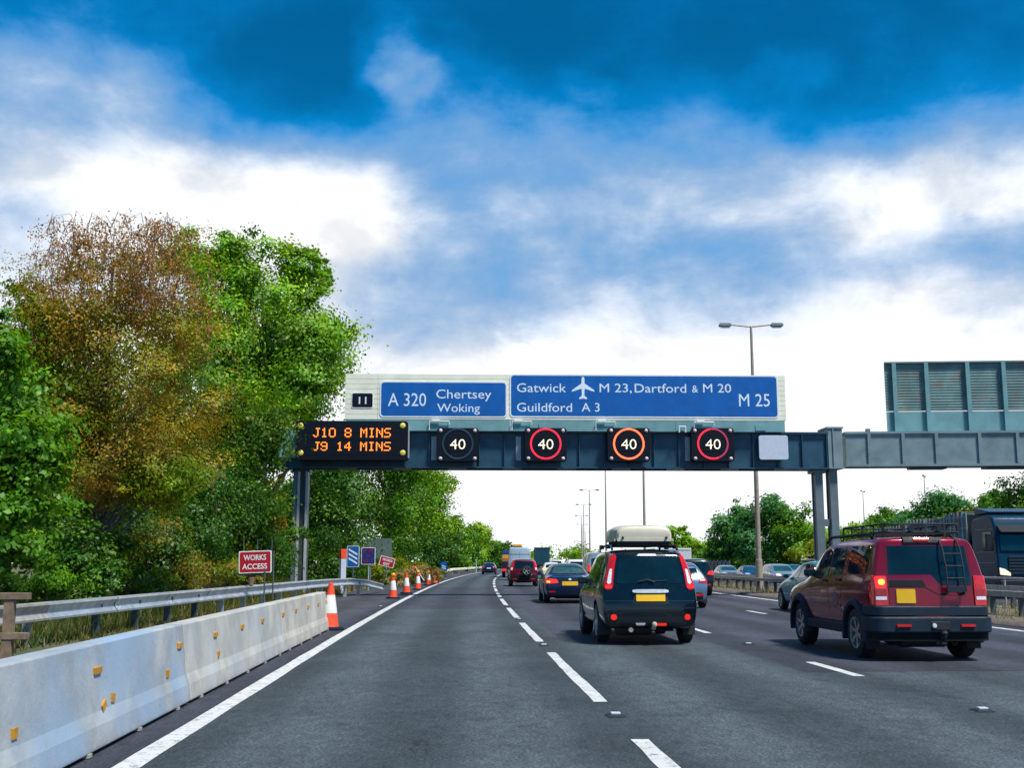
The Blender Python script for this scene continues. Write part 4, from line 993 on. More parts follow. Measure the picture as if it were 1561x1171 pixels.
# ------------------------------------------------------------------ vehicles
STY = {
 'suv_tall': dict(L=4.63, ro=.93, wb=2.63, wr=.36, tw=.225, zb=.27,
   st=[(0, 1.60, 1.02, .815, .645), (.09, 1.635, 1.02, .855, .67), (.5, 1.675, 1.02, .885, .69), (1.2, 1.69, 1.01, .89, .70), (2.2, 1.68, .99, .89, .70), (2.72, 1.63, .98, .89, .68),
       (3.22, 1.30, .97, .885, .72), (3.6, 1.07, .955, .88, .74), (4.1, 1.0, .92, .86, .72), (4.5, .93, .85, .82, .66), (4.63, .80, .74, .72, .55)],
   ri=[(.2, .12), (.4, .0), (.74, .0), (.80, .05), (1.05, .08), (1.65, .30)], fi=[(.2, .14), (.45, 0), (.9, .14)],
   side=[[(.50, 1.10), (1.06, 1.07), (1.06, 1.53), (.66, 1.52)], [(1.12, 1.07), (1.98, 1.04), (1.98, 1.55), (1.12, 1.54)], [(2.05, 1.04), (2.98, 1.02), (2.58, 1.50), (2.05, 1.55)]],
   rear=[(-.60, 1.07), (.60, 1.07), (.52, 1.53), (-.52, 1.53)], front=[(-.66, 1.10), (.66, 1.10), (.56, 1.54), (-.56, 1.54)]),
 'suv_box': dict(L=4.85, ro=.93, wb=2.885, wr=.375, tw=.25, zb=.36,
   st=[(0, 1.80, 1.24, .85, .74), (.08, 1.825, 1.24, .90, .765), (.35, 1.84, 1.23, .93, .78), (1.0, 1.845, 1.22, .935, .79), (2.0, 1.835, 1.20, .935, .79), (2.75, 1.77, 1.18, .935, .77),
       (3.25, 1.42, 1.165, .93, .79), (3.62, 1.16, 1.10, .93, .81), (4.25, 1.10, 1.04, .92, .80), (4.7, 1.02, .95, .88, .74), (4.85, .85, .78, .78, .6)],
   ri=[(.3, .03), (.5, 0), (.8, .015), (1.25, .045), (1.82, .20)], fi=[(.3, .1), (.5, 0), (1.0, .07)],
   side=[[(.38, 1.28), (1.22, 1.26), (1.22, 1.70), (.42, 1.70)], [(1.48, 1.25), (2.10, 1.23), (2.10, 1.68), (1.44, 1.69)], [(2.17, 1.23), (3.12, 1.20), (2.68, 1.62), (2.17, 1.67)]],
   rear=None, front=[(-.72, 1.20), (.72, 1.20), (.62, 1.66), (-.62, 1.66)]),
 'suv_small': dict(L=4.6, ro=.93, wb=2.62, wr=.345, tw=.21, zb=.27,
   st=[(0, 1.58, 1.04, .82, .66), (.09, 1.62, 1.04, .86, .68), (.5, 1.66, 1.03, .885, .69), (1.2, 1.68, 1.02, .89, .70), (2.2, 1.66, 1.0, .89, .69), (2.7, 1.58, .98, .89, .67),
       (3.2, 1.25, .97, .885, .71), (3.55, 1.04, .95, .88, .74), (4.1, .98, .9, .86, .72), (4.45, .9, .82, .82, .66), (4.6, .78, .72, .72, .55)],
   ri=[(.25, .08), (.45, 0), (.8, .02), (1.1, .07), (1.62, .24)], fi=[(.2, .12), (.5, 0), (.9, .1)],
   side=[[(.45, 1.09), (1.05, 1.07), (1.05, 1.52), (.55, 1.51)], [(1.11, 1.07), (1.95, 1.05), (1.95, 1.53), (1.11, 1.53)], [(2.02, 1.05), (2.95, 1.02), (2.55, 1.47), (2.02, 1.53)]],
   rear=[(-.60, 1.10), (.60, 1.10), (.53, 1.52), (-.53, 1.52)], front=[(-.66, 1.10), (.66, 1.10), (.56, 1.52), (-.56, 1.52)]),
 'saloon': dict(L=4.62, ro=1.02, wb=2.81, wr=.325, tw=.22, zb=.20,
   st=[(0, .985, .88, .80, .68), (.09, 1.01, .91, .855, .70), (.45, 1.02, .94, .89, .70), (.72, 1.06, .95, .90, .68), (1.15, 1.27, .955, .905, .61), (1.6, 1.395, .955, .905, .585), (2.1, 1.43, .95, .905, .58), (2.6, 1.38, .94, .905, .585),
       (3.05, 1.14, .925, .905, .66), (3.4, .98, .90, .90, .72), (4.0, .92, .84, .88, .70), (4.45, .80, .72, .82, .62), (4.62, .66, .60, .70, .5)],
   ri=[(.2, .12), (.38, .0), (.62, .02), (.86, .05), (1.0, .08)], fi=[(.2, .12), (.45, 0), (.7, .08)],
   side=[[(1.08, .99), (1.40, .985), (1.40, 1.25), (1.32, 1.22)], [(1.45, .985), (2.12, .975), (2.12, 1.34), (1.52, 1.29)], [(2.18, .975), (3.08, .965), (2.58, 1.29), (2.18, 1.34)]],
   rear=[(-.63, 1.055), (.63, 1.055), (.50, 1.345), (-.50, 1.345)], front=[(-.66, 1.02), (.66, 1.02), (.52, 1.33), (-.52, 1.33)]),
 'hatch': dict(L=4.1, ro=.80, wb=2.55, wr=.315, tw=.20, zb=.20,
   st=[(0, 1.30, .96, .77, .56), (.08, 1.36, .96, .82, .58), (.5, 1.44, .95, .865, .60), (1.2, 1.475, .94, .87, .61), (1.9, 1.45, .92, .87, .61), (2.3, 1.37, .91, .87, .61),
       (2.8, 1.09, .90, .87, .67), (3.1, .97, .88, .86, .70), (3.6, .88, .78, .83, .66), (3.95, .76, .68, .76, .58), (4.1, .62, .55, .65, .5)],
   ri=[(.2, .10), (.38, 0), (.68, .02), (.95, .10), (1.42, .48)], fi=[(.2, .12), (.4, 0), (.7, .1)],
   side=[[(.50, 1.02), (.92, 1.0), (.92, 1.33), (.68, 1.31)], [(.98, 1.0), (1.66, .98), (1.66, 1.37), (.98, 1.36)], [(1.72, .98), (2.72, .95), (2.26, 1.29), (1.72, 1.37)]],
   rear=[(-.58, 1.0), (.58, 1.0), (.47, 1.34), (-.47, 1.34)], front=[(-.64, 1.0), (.64, 1.0), (.52, 1.34), (-.52, 1.34)]),
 'van': dict(L=5.4, ro=1.0, wb=3.3, wr=.34, tw=.21, zb=.26,
   st=[(0, 2.42, 1.2, .93, .80), (.08, 2.46, 1.2, .96, .82), (.5, 2.50, 1.2, .98, .84), (1.8, 2.52, 1.2, .98, .85), (3.3, 2.48, 1.2, .98, .83), (3.8, 2.36, 1.2, .97, .80),
       (4.3, 1.80, 1.18, .96, .80), (4.75, 1.30, 1.12, .94, .80), (5.1, 1.12, 1.0, .90, .76), (5.4, .9, .8, .8, .6)],
   ri=[(.3, .04), (.5, 0), (1.2, .01), (2.4, .10)], fi=[(.3, .1), (.5, 0), (1.2, .12)],
   side=[[(3.45, 1.30), (4.22, 1.28), (3.95, 1.82), (3.45, 1.86)]],
   rear=None, front=[(-.74, 1.35), (.74, 1.35), (.66, 2.0), (-.66, 2.0)]),
}
def interp(tab, z):
    if z <= tab[0][0]: return tab[0][1]
    for (a, u), (b, v) in zip(tab[:-1], tab[1:]):
        if z <= b:
            t = (z - a) / (b - a); t = t * t * (3 - 2 * t) if len(tab) < 4 else t
            return u + (v - u) * t
    return tab[-1][1]
_body = {}
def body(style, sc, lvl):
    key = (style, sc, lvl)
    if key in _body: return _body[key]
    P = STY[style]; L = P['L']; zb = P['zb']; rings = []
    for y, zt, zw, w, wr in P['st']:
        gap = zt - zw
        z6 = zw + .02 + max(0, (gap - .11)) if gap > .14 else zw + gap * .45
        z5 = zw if gap > .14 else zw - .01
        x5 = w - .04
        end = y < .05 or y > L - .05
        zbb = zb + (.06 if end else 0)
        pts = [(0, zbb), (.42 * w, zbb), (.84 * w, zbb), (w - .035, zb + .09), (w - .004, .45 * zb + .55 * zw), (w, zw - .14), (x5 + .012, z5), (wr, z6), (wr - .075, zt - .022), (wr * .5, zt), (0, zt + .008)]
        rings.append((y, pts))
    def yy(y, z):
        return y + interp(P['ri'], z) * max(0, 1 - y / 1.0) - interp(P['fi'], z) * max(0, 1 - (L - y) / 1.0)
    vs = []; fs = []
    nh = 11; nr = 2 * nh - 2          # full ring: right side up then left side down
    for y, pts in rings:
        rear, frnt = y < .05, y > L - .05
        full = [(x, z) for x, z in pts] + [(-x, z) for x, z in pts[-2:0:-1]]
        for x, z in full:
            ax = abs(x) / max(p[0] for p in pts); bend = .10 * ax ** 4
            vs.append((x, yy(y, z) + (bend if rear else -bend if frnt else 0), z))
    k = len(rings)
    for i in range(k - 1):
        for j in range(nr): fs.append((i * nr + j, i * nr + (j + 1) % nr, (i + 1) * nr + (j + 1) % nr, (i + 1) * nr + j))
    for i in (0, k - 1):               # caps: rows 2..8 with five columns
        base = i * nr; pts = rings[i][1]; y = rings[i][0]
        row = []
        for j in range(2, 9):
            r_, l_ = base + j, base + nr - j
            if j == 2: row.append([l_, base + nr - 1, base, base + 1, r_]); continue
            if j == 8: row.append([l_, base + 11, base + 10, base + 9, r_]); continue
            x, z = pts[j]; cols = [l_]
            for c in (-.5, 0, .5):
                vs.append((c * x, yy(y, z) + (0.005 if i == 0 else -.005) * (abs(c) > 0) - (0.012 if i == 0 else -.012) * (c == 0), z)); cols.append(len(vs) - 1)
            row.append(cols + [r_])
        for a, b in zip(row[:-1], row[1:]):
            for c in range(4): fs.append((a[c], a[c + 1], b[c + 1], b[c]))
    vs = [(x * sc[0], (y - P['ro']) * sc[1], z * sc[2]) for x, y, z in vs]
    me = bpy.data.meshes.new('body'); me.from_pydata(vs, [], fs)
    bm = bmesh.new(); bm.from_mesh(me); bmesh.ops.recalc_face_normals(bm, faces=bm.faces); bm.to_mesh(me); bm.free()
    def sub(o): s_ = o.modifiers.new('s', 'SUBSURF'); s_.levels = lvl; s_.render_levels = lvl
    m1 = baked(me, sub)
    bvh = BVHTree.FromPolygons([v.co.copy() for v in m1.vertices], [tuple(p.vertices) for p in m1.polygons])
    # wheel arches
    cut = MB(); wmax = max(s_[3] for s_ in P['st']) * sc[0]
    for y in (0, P['wb'] * sc[1]):
        for s_ in (-1, 1):
            x0, x1 = s_ * (wmax - P['tw'] - .10), s_ * (wmax + .3)
            r_ = P['wr'] * 1.0 + .055
            cut.lathe([(r_, min(x0, x1)), (r_, max(x0, x1))], 40, 'x', (0, y, P['wr']), 1)
            cut.bx(min(x0, x1), max(x0, x1), y - r_ * .96, y + r_ * .96, -.3, P['wr'] * .62, 1) if False else None
    co = cut.build('work', [M['well'], M['well']])
    m1.materials.clear(); m1.materials.append(M['well']); m1.materials.append(M['well'])
    def boo(o):
        b = o.modifiers.new('b', 'BOOLEAN'); b.operation = 'DIFFERENCE'; b.object = co; b.solver = 'EXACT'
    m2 = baked(m1, boo)
    bpy.data.objects.remove(co)
    _body[key] = (m2, bvh)
    return _body[key]
DIRS = {'L': (Vector((1, 0, 0)), lambda a, b: Vector((-6, a, b))), 'R': (Vector((-1, 0, 0)), lambda a, b: Vector((6, a, b))),
        'B': (Vector((0, 1, 0)), lambda a, b: Vector((a, -8, b))), 'F': (Vector((0, -1, 0)), lambda a, b: Vector((a, 12, b))),
        'T': (Vector((0, 0, -1)), lambda a, b: Vector((a, b, 8)))}
def patch(mb, bvh, d, low, up, nv=5, off=.006, skirt=.03, m=0, xcl=None):
    dv, of = DIRS[d]; nu = len(low); vs = []; last = None
    for j in range(nv + 1):
        t = j / nv
        for (a0, b0), (a1, b1) in zip(low, up):
            a, b = a0 + (a1 - a0) * t, b0 + (b1 - b0) * t
            o = of(a, b); hit, nrm, _, dist = bvh.ray_cast(o, dv)
            if hit is not None and d in 'LR' and abs(hit.x) < .5: hit = None
            if hit is None:
                hit, nrm, _, dist = bvh.find_nearest(o + dv * (last if last else (5.2 if d in 'LR' else 7.0)))
                if nrm is None: nrm = -dv
            else: last = dist
            if nrm.dot(dv) > 0: nrm = -nrm
            vs.append(hit + nrm * off)
    n0 = len(vs); fs = [(j * nu + i, j * nu + i + 1, (j + 1) * nu + i + 1, (j + 1) * nu + i) for j in range(nv) for i in range(nu - 1)]
    ring = [i for i in range(nu)] + [j * nu + nu - 1 for j in range(1, nv + 1)] + [nv * nu + i for i in range(nu - 2, -1, -1)] + [j * nu for j in range(nv - 1, 0, -1)]
    for i in ring: vs.append(vs[i] + dv * skirt)
    k = len(ring)
    for i in range(k): fs.append((ring[i], ring[(i + 1) % k], n0 + (i + 1) % k, n0 + i))
    mb.add(vs, fs, m)
def rr_lines(r=.08, n=4):
    lo, hi = [], []
    for i in range(n + 1):
        a = R(180 + 90 * i / n); lo.append((r + r * math.cos(a), r + r * math.sin(a)))
    for i in range(1, 4): lo.append((r + (1 - 2 * r) * i / 4, 0))
    for i in range(n + 1):
        a = R(270 + 90 * i / n); lo.append((1 - r + r * math.cos(a), r + r * math.sin(a)))
    hi = [(u, 1 - v) for u, v in lo]
    return lo, hi
def q4(quad, r=.08, n=3):
    bl, br, tr, tl = [Vector(p) for p in quad]; lo, hi = rr_lines(r, n)
    f = lambda u, v: tuple((bl * (1 - u) + br * u) * (1 - v) + (tl * (1 - u) + tr * u) * v)
    return [f(*p) for p in lo], [f(*p) for p in hi]
def rect(x0, x1, z0, z1): return [(x0, z0), (x1, z0), (x1, z1), (x0, z1)]
_wheels = {}
def wheel(P, rimm, kind=5):
    key = (P['wr'], P['tw'], rimm, kind)
    if key in _wheels: return _wheels[key]
    r, w = P['wr'], P['tw'] / 2
    t = MB(); t.lathe([(r * .64, -w * .9), (r * .66, -w), (r * .88, -w * 1.0), (r * .97, -w * .86), (r, -w * .6), (r, w * .6), (r * .97, w * .86), (r * .88, w), (r * .66, w), (r * .64, w * .9)], 36, 'x', close=True)
    for a in range(48):   # tread blocks
        q = 2 * math.pi * a / 48; rm = Matrix.Rotation(q, 3, 'X')
        o = len(t.v); t.bx(-w * .7, w * .7, -.012, .012, r - .004, r + .004); t.v[o:] = [tuple(rm @ Vector(v)) for v in t.v[o:]]
    ot = t.build('wheel', M['tyre'], smooth=35)
    b = MB(); rr_ = r * .645
    b.lathe([(rr_, -w * .9), (rr_, -w * .98), (rr_ * .93, -w * .95), (rr_ * .90, -w * .5), (rr_ * .90, w * .9)], 32, 'x')
    b.f = b.f[:-2]; b.m = b.m[:-2]
    b.lathe([(0, -w * .72), (rr_ * .13, -w * .72), (rr_ * .16, -w * .55), (rr_ * .16, -w * .2)], 16, 'x')
    for k in range(kind):
        rm = Matrix.Rotation(2 * math.pi * k / kind + .3, 3, 'X'); o = len(b.v)
        b.add([(-w * .74, -rr_ * .10, rr_ * .10), (-w * .74, rr_ * .10, rr_ * .10), (-w * .90, rr_ * .15, rr_ * .95), (-w * .90, -rr_ * .15, rr_ * .95),
               (-w * .4, -rr_ * .10, rr_ * .10), (-w * .4, rr_ * .10, rr_ * .10), (-w * .5, rr_ * .15, rr_ * .95), (-w * .5, -rr_ * .15, rr_ * .95)],
              [(0, 1, 2, 3), (7, 6, 5, 4), (0, 4, 5, 1), (1, 5, 6, 2), (2, 6, 7, 3), (3, 7, 4, 0)])
        b.v[o:] = [tuple(rm @ Vector(v)) for v in b.v[o:]]
    orim = b.build('rim', M[rimm], ot, smooth=35)
    d = MB(); d.lathe([(0, -w * .1), (rr_ * .89, -w * .1)], 24, 'x'); od = d.build('brake_disc', M['rimdark'], ot)
    _wheels[key] = ot
    return ot
_used = set()
def make_car(style, pt, label, X=None, Y=30, rz=None, name='car', cat='car', group=None, sc=(1, 1, 1), lvl=2, rim='rim', spokes=5, glass='glass', feats=()):
    P = STY[style]; m2, bvh = body(style, sc, lvl)
    root = thing(name, label, cat, (X, Y, 0.004), heading(Y) if rz is None else rz, group)
    me = m2.copy(); me.materials.clear(); me.materials.append(PA[pt]); me.materials.append(M['well']); me.name = 'body'
    ob = bpy.data.objects.new('body', me); COL.objects.link(ob); finish(ob, root, 30)
    ro = P['ro']; wmax = max(s_[3] for s_ in P['st']) * sc[0]
    def ys(q): return [((y - ro) * sc[1], z * sc[2]) for y, z in q]
    def xs(q): return [(x * sc[0], z * sc[2]) for x, z in q]
    w = wheel(P, rim, spokes)
    for s_ in (-1, 1):
        for y in (0, P['wb'] * sc[1]):
            if w not in _used: o = w; _used.add(w)
            else: o = copy_tree(w)
            o.parent = root; o.location = (s_ * (wmax - P['tw'] / 2 - .012), y, P['wr']); o.rotation_euler = (random.Random(str(label) + str(y)).uniform(0, 1.2), 0, 0 if s_ < 0 else math.pi)
    def pt_(nm, d, quad, m, r=.08, off=.006, nv=4, skirt=.03, lab=None, par=None, n=3):
        mb = MB(); lo, hi = q4(quad, r, n); patch(mb, bvh, d, lo, hi, nv, off, skirt)
        o = mb.build(nm, M[m] if m in M else PA[m], par or root, smooth=35)
        if lab: o['label'] = lab
        return o
    for q in P['side']:
        for d in 'LR': pt_('side_window', d, ys(q), glass, .10)
    # dark pillar band behind the side windows
    a, b_ = ys(P['side'][0]), ys(P['side'][-1])
    for d in 'LR':
        if 'bodypillar' in feats or style == 'van': break
        mb = MB(); lo = [a[0], b_[1]]; hi = [a[3], b_[2]]
        lo2 = [(lo[0][0] + (lo[1][0] - lo[0][0]) * i / 10, lo[0][1] + (lo[1][1] - lo[0][1]) * i / 10 - .004) for i in range(11)]
        hi2 = []
        top = a[3:4] + a[2:3] + [p for q in P['side'][1:] for p in (ys(q)[3], ys(q)[2])]
        for i in range(11):
            y = hi[0][0] + (hi[1][0] - hi[0][0]) * i / 10
            for p, q in zip(top[:-1], top[1:]):
                if p[0] <= y <= q[0] + 1e-6: hi2.append((y, p[1] + (q[1] - p[1]) * ((y - p[0]) / max(1e-6, q[0] - p[0])) + .003)); break
            else: hi2.append((y, top[-1][1]))
        patch(mb, bvh, d, lo2, hi2, 4, .003, .02); mb.build('window_frame', M['trim'], root, smooth=35)
    pt_('windscreen', 'F', xs(P['front']), glass, .08)
    if P['rear']: pt_('rear_window', 'B', xs(P['rear']), glass, .09)
    # shut lines and handles
    side = P['side']; z0 = (P['zb'] + .17) * sc[2]
    if style != 'van':
        for d in 'LR':
            mb = MB()
            for k in ((1, 2) if len(side) > 2 else (0,)):
                y = (side[k][0][0] - .035 - ro) * sc[1]; zt = side[k][0][1] * sc[2]
                y2 = y + (.10 if k == 1 else 0)
                patch(mb, bvh, d, [(y2 + .0, z0 + .12), (y2 + .008, z0 + .12)], [(y, zt), (y + .008, zt)], 8, .0015, .01)
            y = (side[-1][1][0] - ro) * sc[1]; patch(mb, bvh, d, [(y - .05, z0 + .15), (y - .042, z0 + .15)], [(y, side[-1][1][1] * sc[2]), (y + .008, side[-1][1][1] * sc[2])], 8, .0015, .01)
            mb.build('door_seam', M['well'], root)
            for k in (1, 2)[:len(side) - 1]:
                y = (side[k][0][0] + .16 - ro) * sc[1]; zt = (side[k][0][1] - .10) * sc[2]
                h_ = MB(); patch(h_, bvh, d, [(y - .11 + .02 * i, zt) for i in range(11)], [(y - .11 + .02 * i, zt + .03) for i in range(11)], 2, .028, .028)
                h_.build('door_handle', PA[pt] if 'darkhandle' not in feats else M['trim'], root, smooth=40)
    # mirrors
    ym = (side[-1][1][0] - .12 - ro) * sc[1]; zm = (side[-1][1][1] + .02) * sc[2]
    for s_ in (-1, 1):
        mb = MB(); x0 = s_ * wmax * .97
        a0 = len(mb.v); mb.prism(rrect(x0 + s_ * .05 - .09, x0 + s_ * .05 + .09, zm - .01, zm + .12, .045), ym - .07, ym + .09, 'y')
        mb.bx(min(x0 - s_ * .06, x0 + s_ * .04), max(x0 - s_ * .06, x0 + s_ * .04), ym - .02, ym + .04, zm + .005, zm + .05)
        o = mb.build('mirror', PA[pt] if 'darkmirror' not in feats else M['trim'], root, bevel=.015)
        g_ = MB(); g_.prism(rrect(x0 + s_ * .05 - .075, x0 + s_ * .05 + .075, zm + .005, zm + .105, .035), ym - .074, ym - .0705, 'y'); g_.build('mirror_glass', M['glass'], o)
    ctx = dict(root=root, bvh=bvh, P=P, pt_=pt_, sc=sc, ys=ys, xs=xs, ro=ro, wmax=wmax, body=ob)
    return ctx
def under(c, y0=-.75, z=.22):
    """exhaust and axle seen beneath"""
    mb = MB(); w = c['wmax']; P = c['P']
    mb.bx(-w * .78, w * .78, -.06, .06, P['wr'] - .07, P['wr'] + .07); mb.bx(-w * .5, w * .5, y0 + .15, P['wb'], P['zb'] - .04, P['zb'] + .1)
    mb.build('underside', M['well'], c['root'])
    for s_ in (-1, 1):
        f = MB(); f.bx(s_ * (w - .13) - .11, s_ * (w - .13) + .11, -P['wr'] - .085, -P['wr'] - .07, .16, P['zb'] + .14)
        f.build('mud_flap', M['rubber'], c['root'])
def rear_basic(c, z_pl=.78, z_l=(.78, .96), xl=(.50, .84), plate='plate', lit='lampred', px=0.0, bump=(.30, .46), refl=.42):
    p = c['pt_']
    for s_ in (-1, 1):
        p('rear_lamp', 'B', rect(*(sorted((s_ * xl[0], s_ * xl[1]))), *z_l), lit, .2, .008)
        if refl: p('reflector', 'B', rect(*(sorted((s_ * .48, s_ * .70))), refl - .03, refl + .02), 'lampred', .2, .006)
    p('number_plate', 'B', rect(px - .26, px + .26, z_pl - .06, z_pl + .055), plate, .04, .02)
    p('bumper_insert', 'B', rect(-.60, .60, bump[0], bump[1]), 'trim', .1, .004)
def front_basic(c, zl=(.62, .76), xl=(.42, .74), lit='headclear', z_pl=.45):
    p = c['pt_']
    for s_ in (-1, 1): p('headlamp', 'F', rect(*(sorted((s_ * xl[0], s_ * xl[1]))), *zl), lit, .25, .008)
    p('grille', 'F', rect(-.36, .36, zl[0] - .02, zl[1] - .03), 'trim', .2, .006)
    p('lower_grille', 'F', rect(-.55, .55, .28, .40), 'trim', .2, .006)
    p('number_plate', 'F', rect(-.26, .26, z_pl - .055, z_pl + .055), 'wplate', .04, .02)

# --- black off-road car with cream roof box -------------------------------------------------
def black_car():
    Y = 21.25; X = rp(Y, 5.78).x
    c = make_car('suv_tall', 'black', 'tall black estate car with oblong yellow plate, carrying the cream roof box', X, Y, lvl=3, rim='rim', spokes=6, group='tall off road cars', feats=('darkmirror',))
    p, root, bvh = c['pt_'], c['root'], c['bvh']
    yr = -.93
    for s_ in (-1, 1):
        lo = [(s_ * x, z) for x, z in ((.80, .97), (.77, .955), (.72, .955), (.66, .975), (.655, 1.0))]
        hi = [(s_ * x, z) for x, z in ((.68, 1.545), (.655, 1.565), (.62, 1.572), (.575, 1.572), (.565, 1.565))]
        # outer edge follows the pillar: build it in three stacked bands
        def band(z):
            t = (z - .97) / .6; xo = .815 - .125 * t - .03 * t * t; xi = .655 - .095 * t + .02 * math.sin(t * 3.14); return xi, xo
        def lens(z0, z1, m, off, ins, nm, par):
            mb = MB(); n = 8
            l_ = [(s_ * (band(z0)[0] + ins + (band(z0)[1] - band(z0)[0] - 2 * ins) * i / n), z0) for i in range(n + 1)]
            # rows following the curve
            vs = []; N = 14
            dv, of = DIRS['B']
            rows = []
            for j in range(N + 1):
                z = z0 + (z1 - z0) * j / N; xi, xo = band(z); tap = 1 - .5 * max(0, (abs(2 * j / N - 1) - .8) / .2) ** 2
                cx, hw = (xi + xo) / 2, (xo - xi) / 2 * tap - ins
                rows.append([(s_ * (cx - hw + 2 * hw * i / n), z) for i in range(n + 1)])
            for a, b in zip(rows[:-1], rows[1:]):
                pass
            mb2 = MB(); grid = []
            for r_ in rows:
                for a, b in r_:
                    h, nn_, _, dd = bvh.ray_cast(of(a, b), dv)
                    if h is None: h, nn_, _, dd = bvh.find_nearest(Vector((a, yr + .2, b)))
                    if nn_.dot(dv) > 0: nn_ = -nn_
                    grid.append(h + nn_ * off)
            k = n + 1; fs = [(j * k + i, j * k + i + 1, (j + 1) * k + i + 1, (j + 1) * k + i) for j in range(N) for i in range(n)]
            ring = list(range(k)) + [j * k + n for j in range(1, N + 1)] + [N * k + i for i in range(n - 1, -1, -1)] + [j * k for j in range(N - 1, 0, -1)]
            o = len(grid); grid += [grid[i] + Vector((0, .03, 0)) for i in ring]
            fs += [(ring[i], ring[(i + 1) % len(ring)], o + (i + 1) % len(ring), o + i) for i in range(len(ring))]
            mb2.add(grid, fs); return mb2.build(nm, M[m], par, smooth=40)
        lamp = lens(.965, 1.585, 'lampred', .016, 0, 'rear_lamp', root)
        lens(1.06, 1.34, 'lampwh', .021, .035, 'clear_lens', lamp)
        lens(.985, 1.045, 'lamplit', .021, .02, 'brake_lens', lamp)
        p('reflector', 'B', [(s_ * .655 - .052, .44), (s_ * .655 + .052, .44), (s_ * .655 + .052, .54), (s_ * .655 - .052, .54)], 'lamplit', .45, .012, n=6)
        rg = MB(); 
    # plate recess, plate, handle strip
    rc = p('plate_recess', 'B', [(-.34, .705), (.34, .705), (.26, .92), (-.26, .92)], 'trim', .10, .004)
    p('number_plate', 'B', rect(-.258, .258, .765, .888), 'plate', .03, .016)
    hb = p('chrome_strip', 'B', rect(-.32, .32, .905, .968), 'satin', .25, .035, skirt=.05)
    p('high_brake_lamp', 'B', [(-.21, 1.555), (.16, 1.555), (.14, 1.59), (-.17, 1.59)], 'lampwh', .15, .02)
    # bumper: lower dark apron, seam, inset
    for z, w_ in ((.765, .80), (.585, .46)):
        mb = MB(); patch(mb, bvh, 'B', [(-w_ + 2 * w_ * i / 16, z) for i in range(17)], [(-w_ + 2 * w_ * i / 16, z + .012) for i in range(17)], 1, .002, .01); mb.build('seam', M['trimb'], root)
    p('bumper_apron', 'B', rect(-.62, .62, .33, .50), 'trim', .10, .010)
    for s_ in (-1, 1):
        mb = MB(); lo = [(s_ * .46, .585), (s_ * .55, .62), (s_ * .60, .64), (s_ * .80, .64)]; patch(mb, bvh, 'B', lo, [(a, b + .012) for a, b in lo], 1, .003, .01); mb.build('seam', M['trimb'], root)
        mb = MB(); patch(mb, bvh, 'B', [(s_ * .60, 1.06), (s_ * .606, 1.06)], [(s_ * .57, .97), (s_ * .576, .97)], 2, .003, .01); mb.build('tailgate_seam', M['well'], root)
    p('fog_lamp', 'B', [(-.26, .355), (-.12, .355), (-.10, .395), (-.28, .395)], 'lampwh', .15, .02)
    p('fog_lamp', 'B', [(.10, .35), (.27, .35), (.27, .39), (.09, .39)], 'lamplit', .15, .02)
    # tow ball, exhaust
    mb = MB(); mb.tube([(.03, -.70, .30), (.03, -1.03, .30), (.03, -1.06, .36)], .025, 10); mb.lathe([(0, .33), (.035, .34), (.05, .375), (.035, .41), (0, .42)], 14, 'z', (.03, -1.06, 0)); mb.build('tow_ball', M['creamabs'], root, smooth=50)
    mb = MB(); mb.tube([(-.36, -.5, .28), (-.36, -.90, .27)], .04, 12); mb.build('exhaust', M['galvold'], root)
    mb = MB(); mb.lathe([(0, -.5), (.13, -.5), (.15, -.46), (.15, .1), (.13, .14), (0, .14)], 16, 'x', (-.1, -.62, .31)); mb.build('silencer', M['rimdark'], root, smooth=40)
    under(c)
    # wiper
    mb = MB(); pts = []
    for a, b in ((.08, 1.10), (-.04, 1.145), (-.20, 1.115)):
        h = bvh.ray_cast(Vector((a, -8, b)), Vector((0, 1, 0)))[0]; pts.append(h + Vector((0, -.035, 0)))
    mb.tube(pts, [.018, .014, .009], 6)
    pts = []
    for a, b in ((-.22, 1.105), (.30, 1.13)):
        h = bvh.ray_cast(Vector((a, -8, b)), Vector((0, 1, 0)))[0]; pts.append(h + Vector((0, -.02, 0)))
    mb.tube(pts, .008, 6); mb.build('wiper', M['rubber'], root)
    # spoiler lip, roof rails, side strip
    mb = MB(); patch(mb, bvh, 'T', [(-.60 + .12 * i, -.58) for i in range(11)], [(-.60 + .12 * i, -.40) for i in range(11)], 2, .022, .03); mb.build('spoiler', PA['black'], root, smooth=40)
    for s_ in (-1, 1):
        mb = MB(); mb.tube([(s_ * .60, -.30, 1.68), (s_ * .60, -.22, 1.75), (s_ * .60, 1.45, 1.755), (s_ * .59, 1.6, 1.66)], .022, 8); mb.build('roof_rail', M['chrome'] if s_ < 0 else M['trim'], root, smooth=50)
        mb = MB(); patch(mb, bvh, 'L' if s_ < 0 else 'R', [(.5 + .16 * i, .34) for i in range(11)], [(.5 + .16 * i, .42) for i in range(11)], 2, .02, .03); mb.build('sill_strip', M['chrome'], root, smooth=40)
    front_basic(c)
    # crossbars and roof box: things carried by the car
    q = Matrix.Rotation(heading(Y), 3, 'Z')
    bx = thing('roof_box', 'cream plastic roof box with black base strapped on top of the black car', 'roof box', Vector((X, Y, 1.78)) + q @ Vector((-.02, .55, 0)), heading(Y))
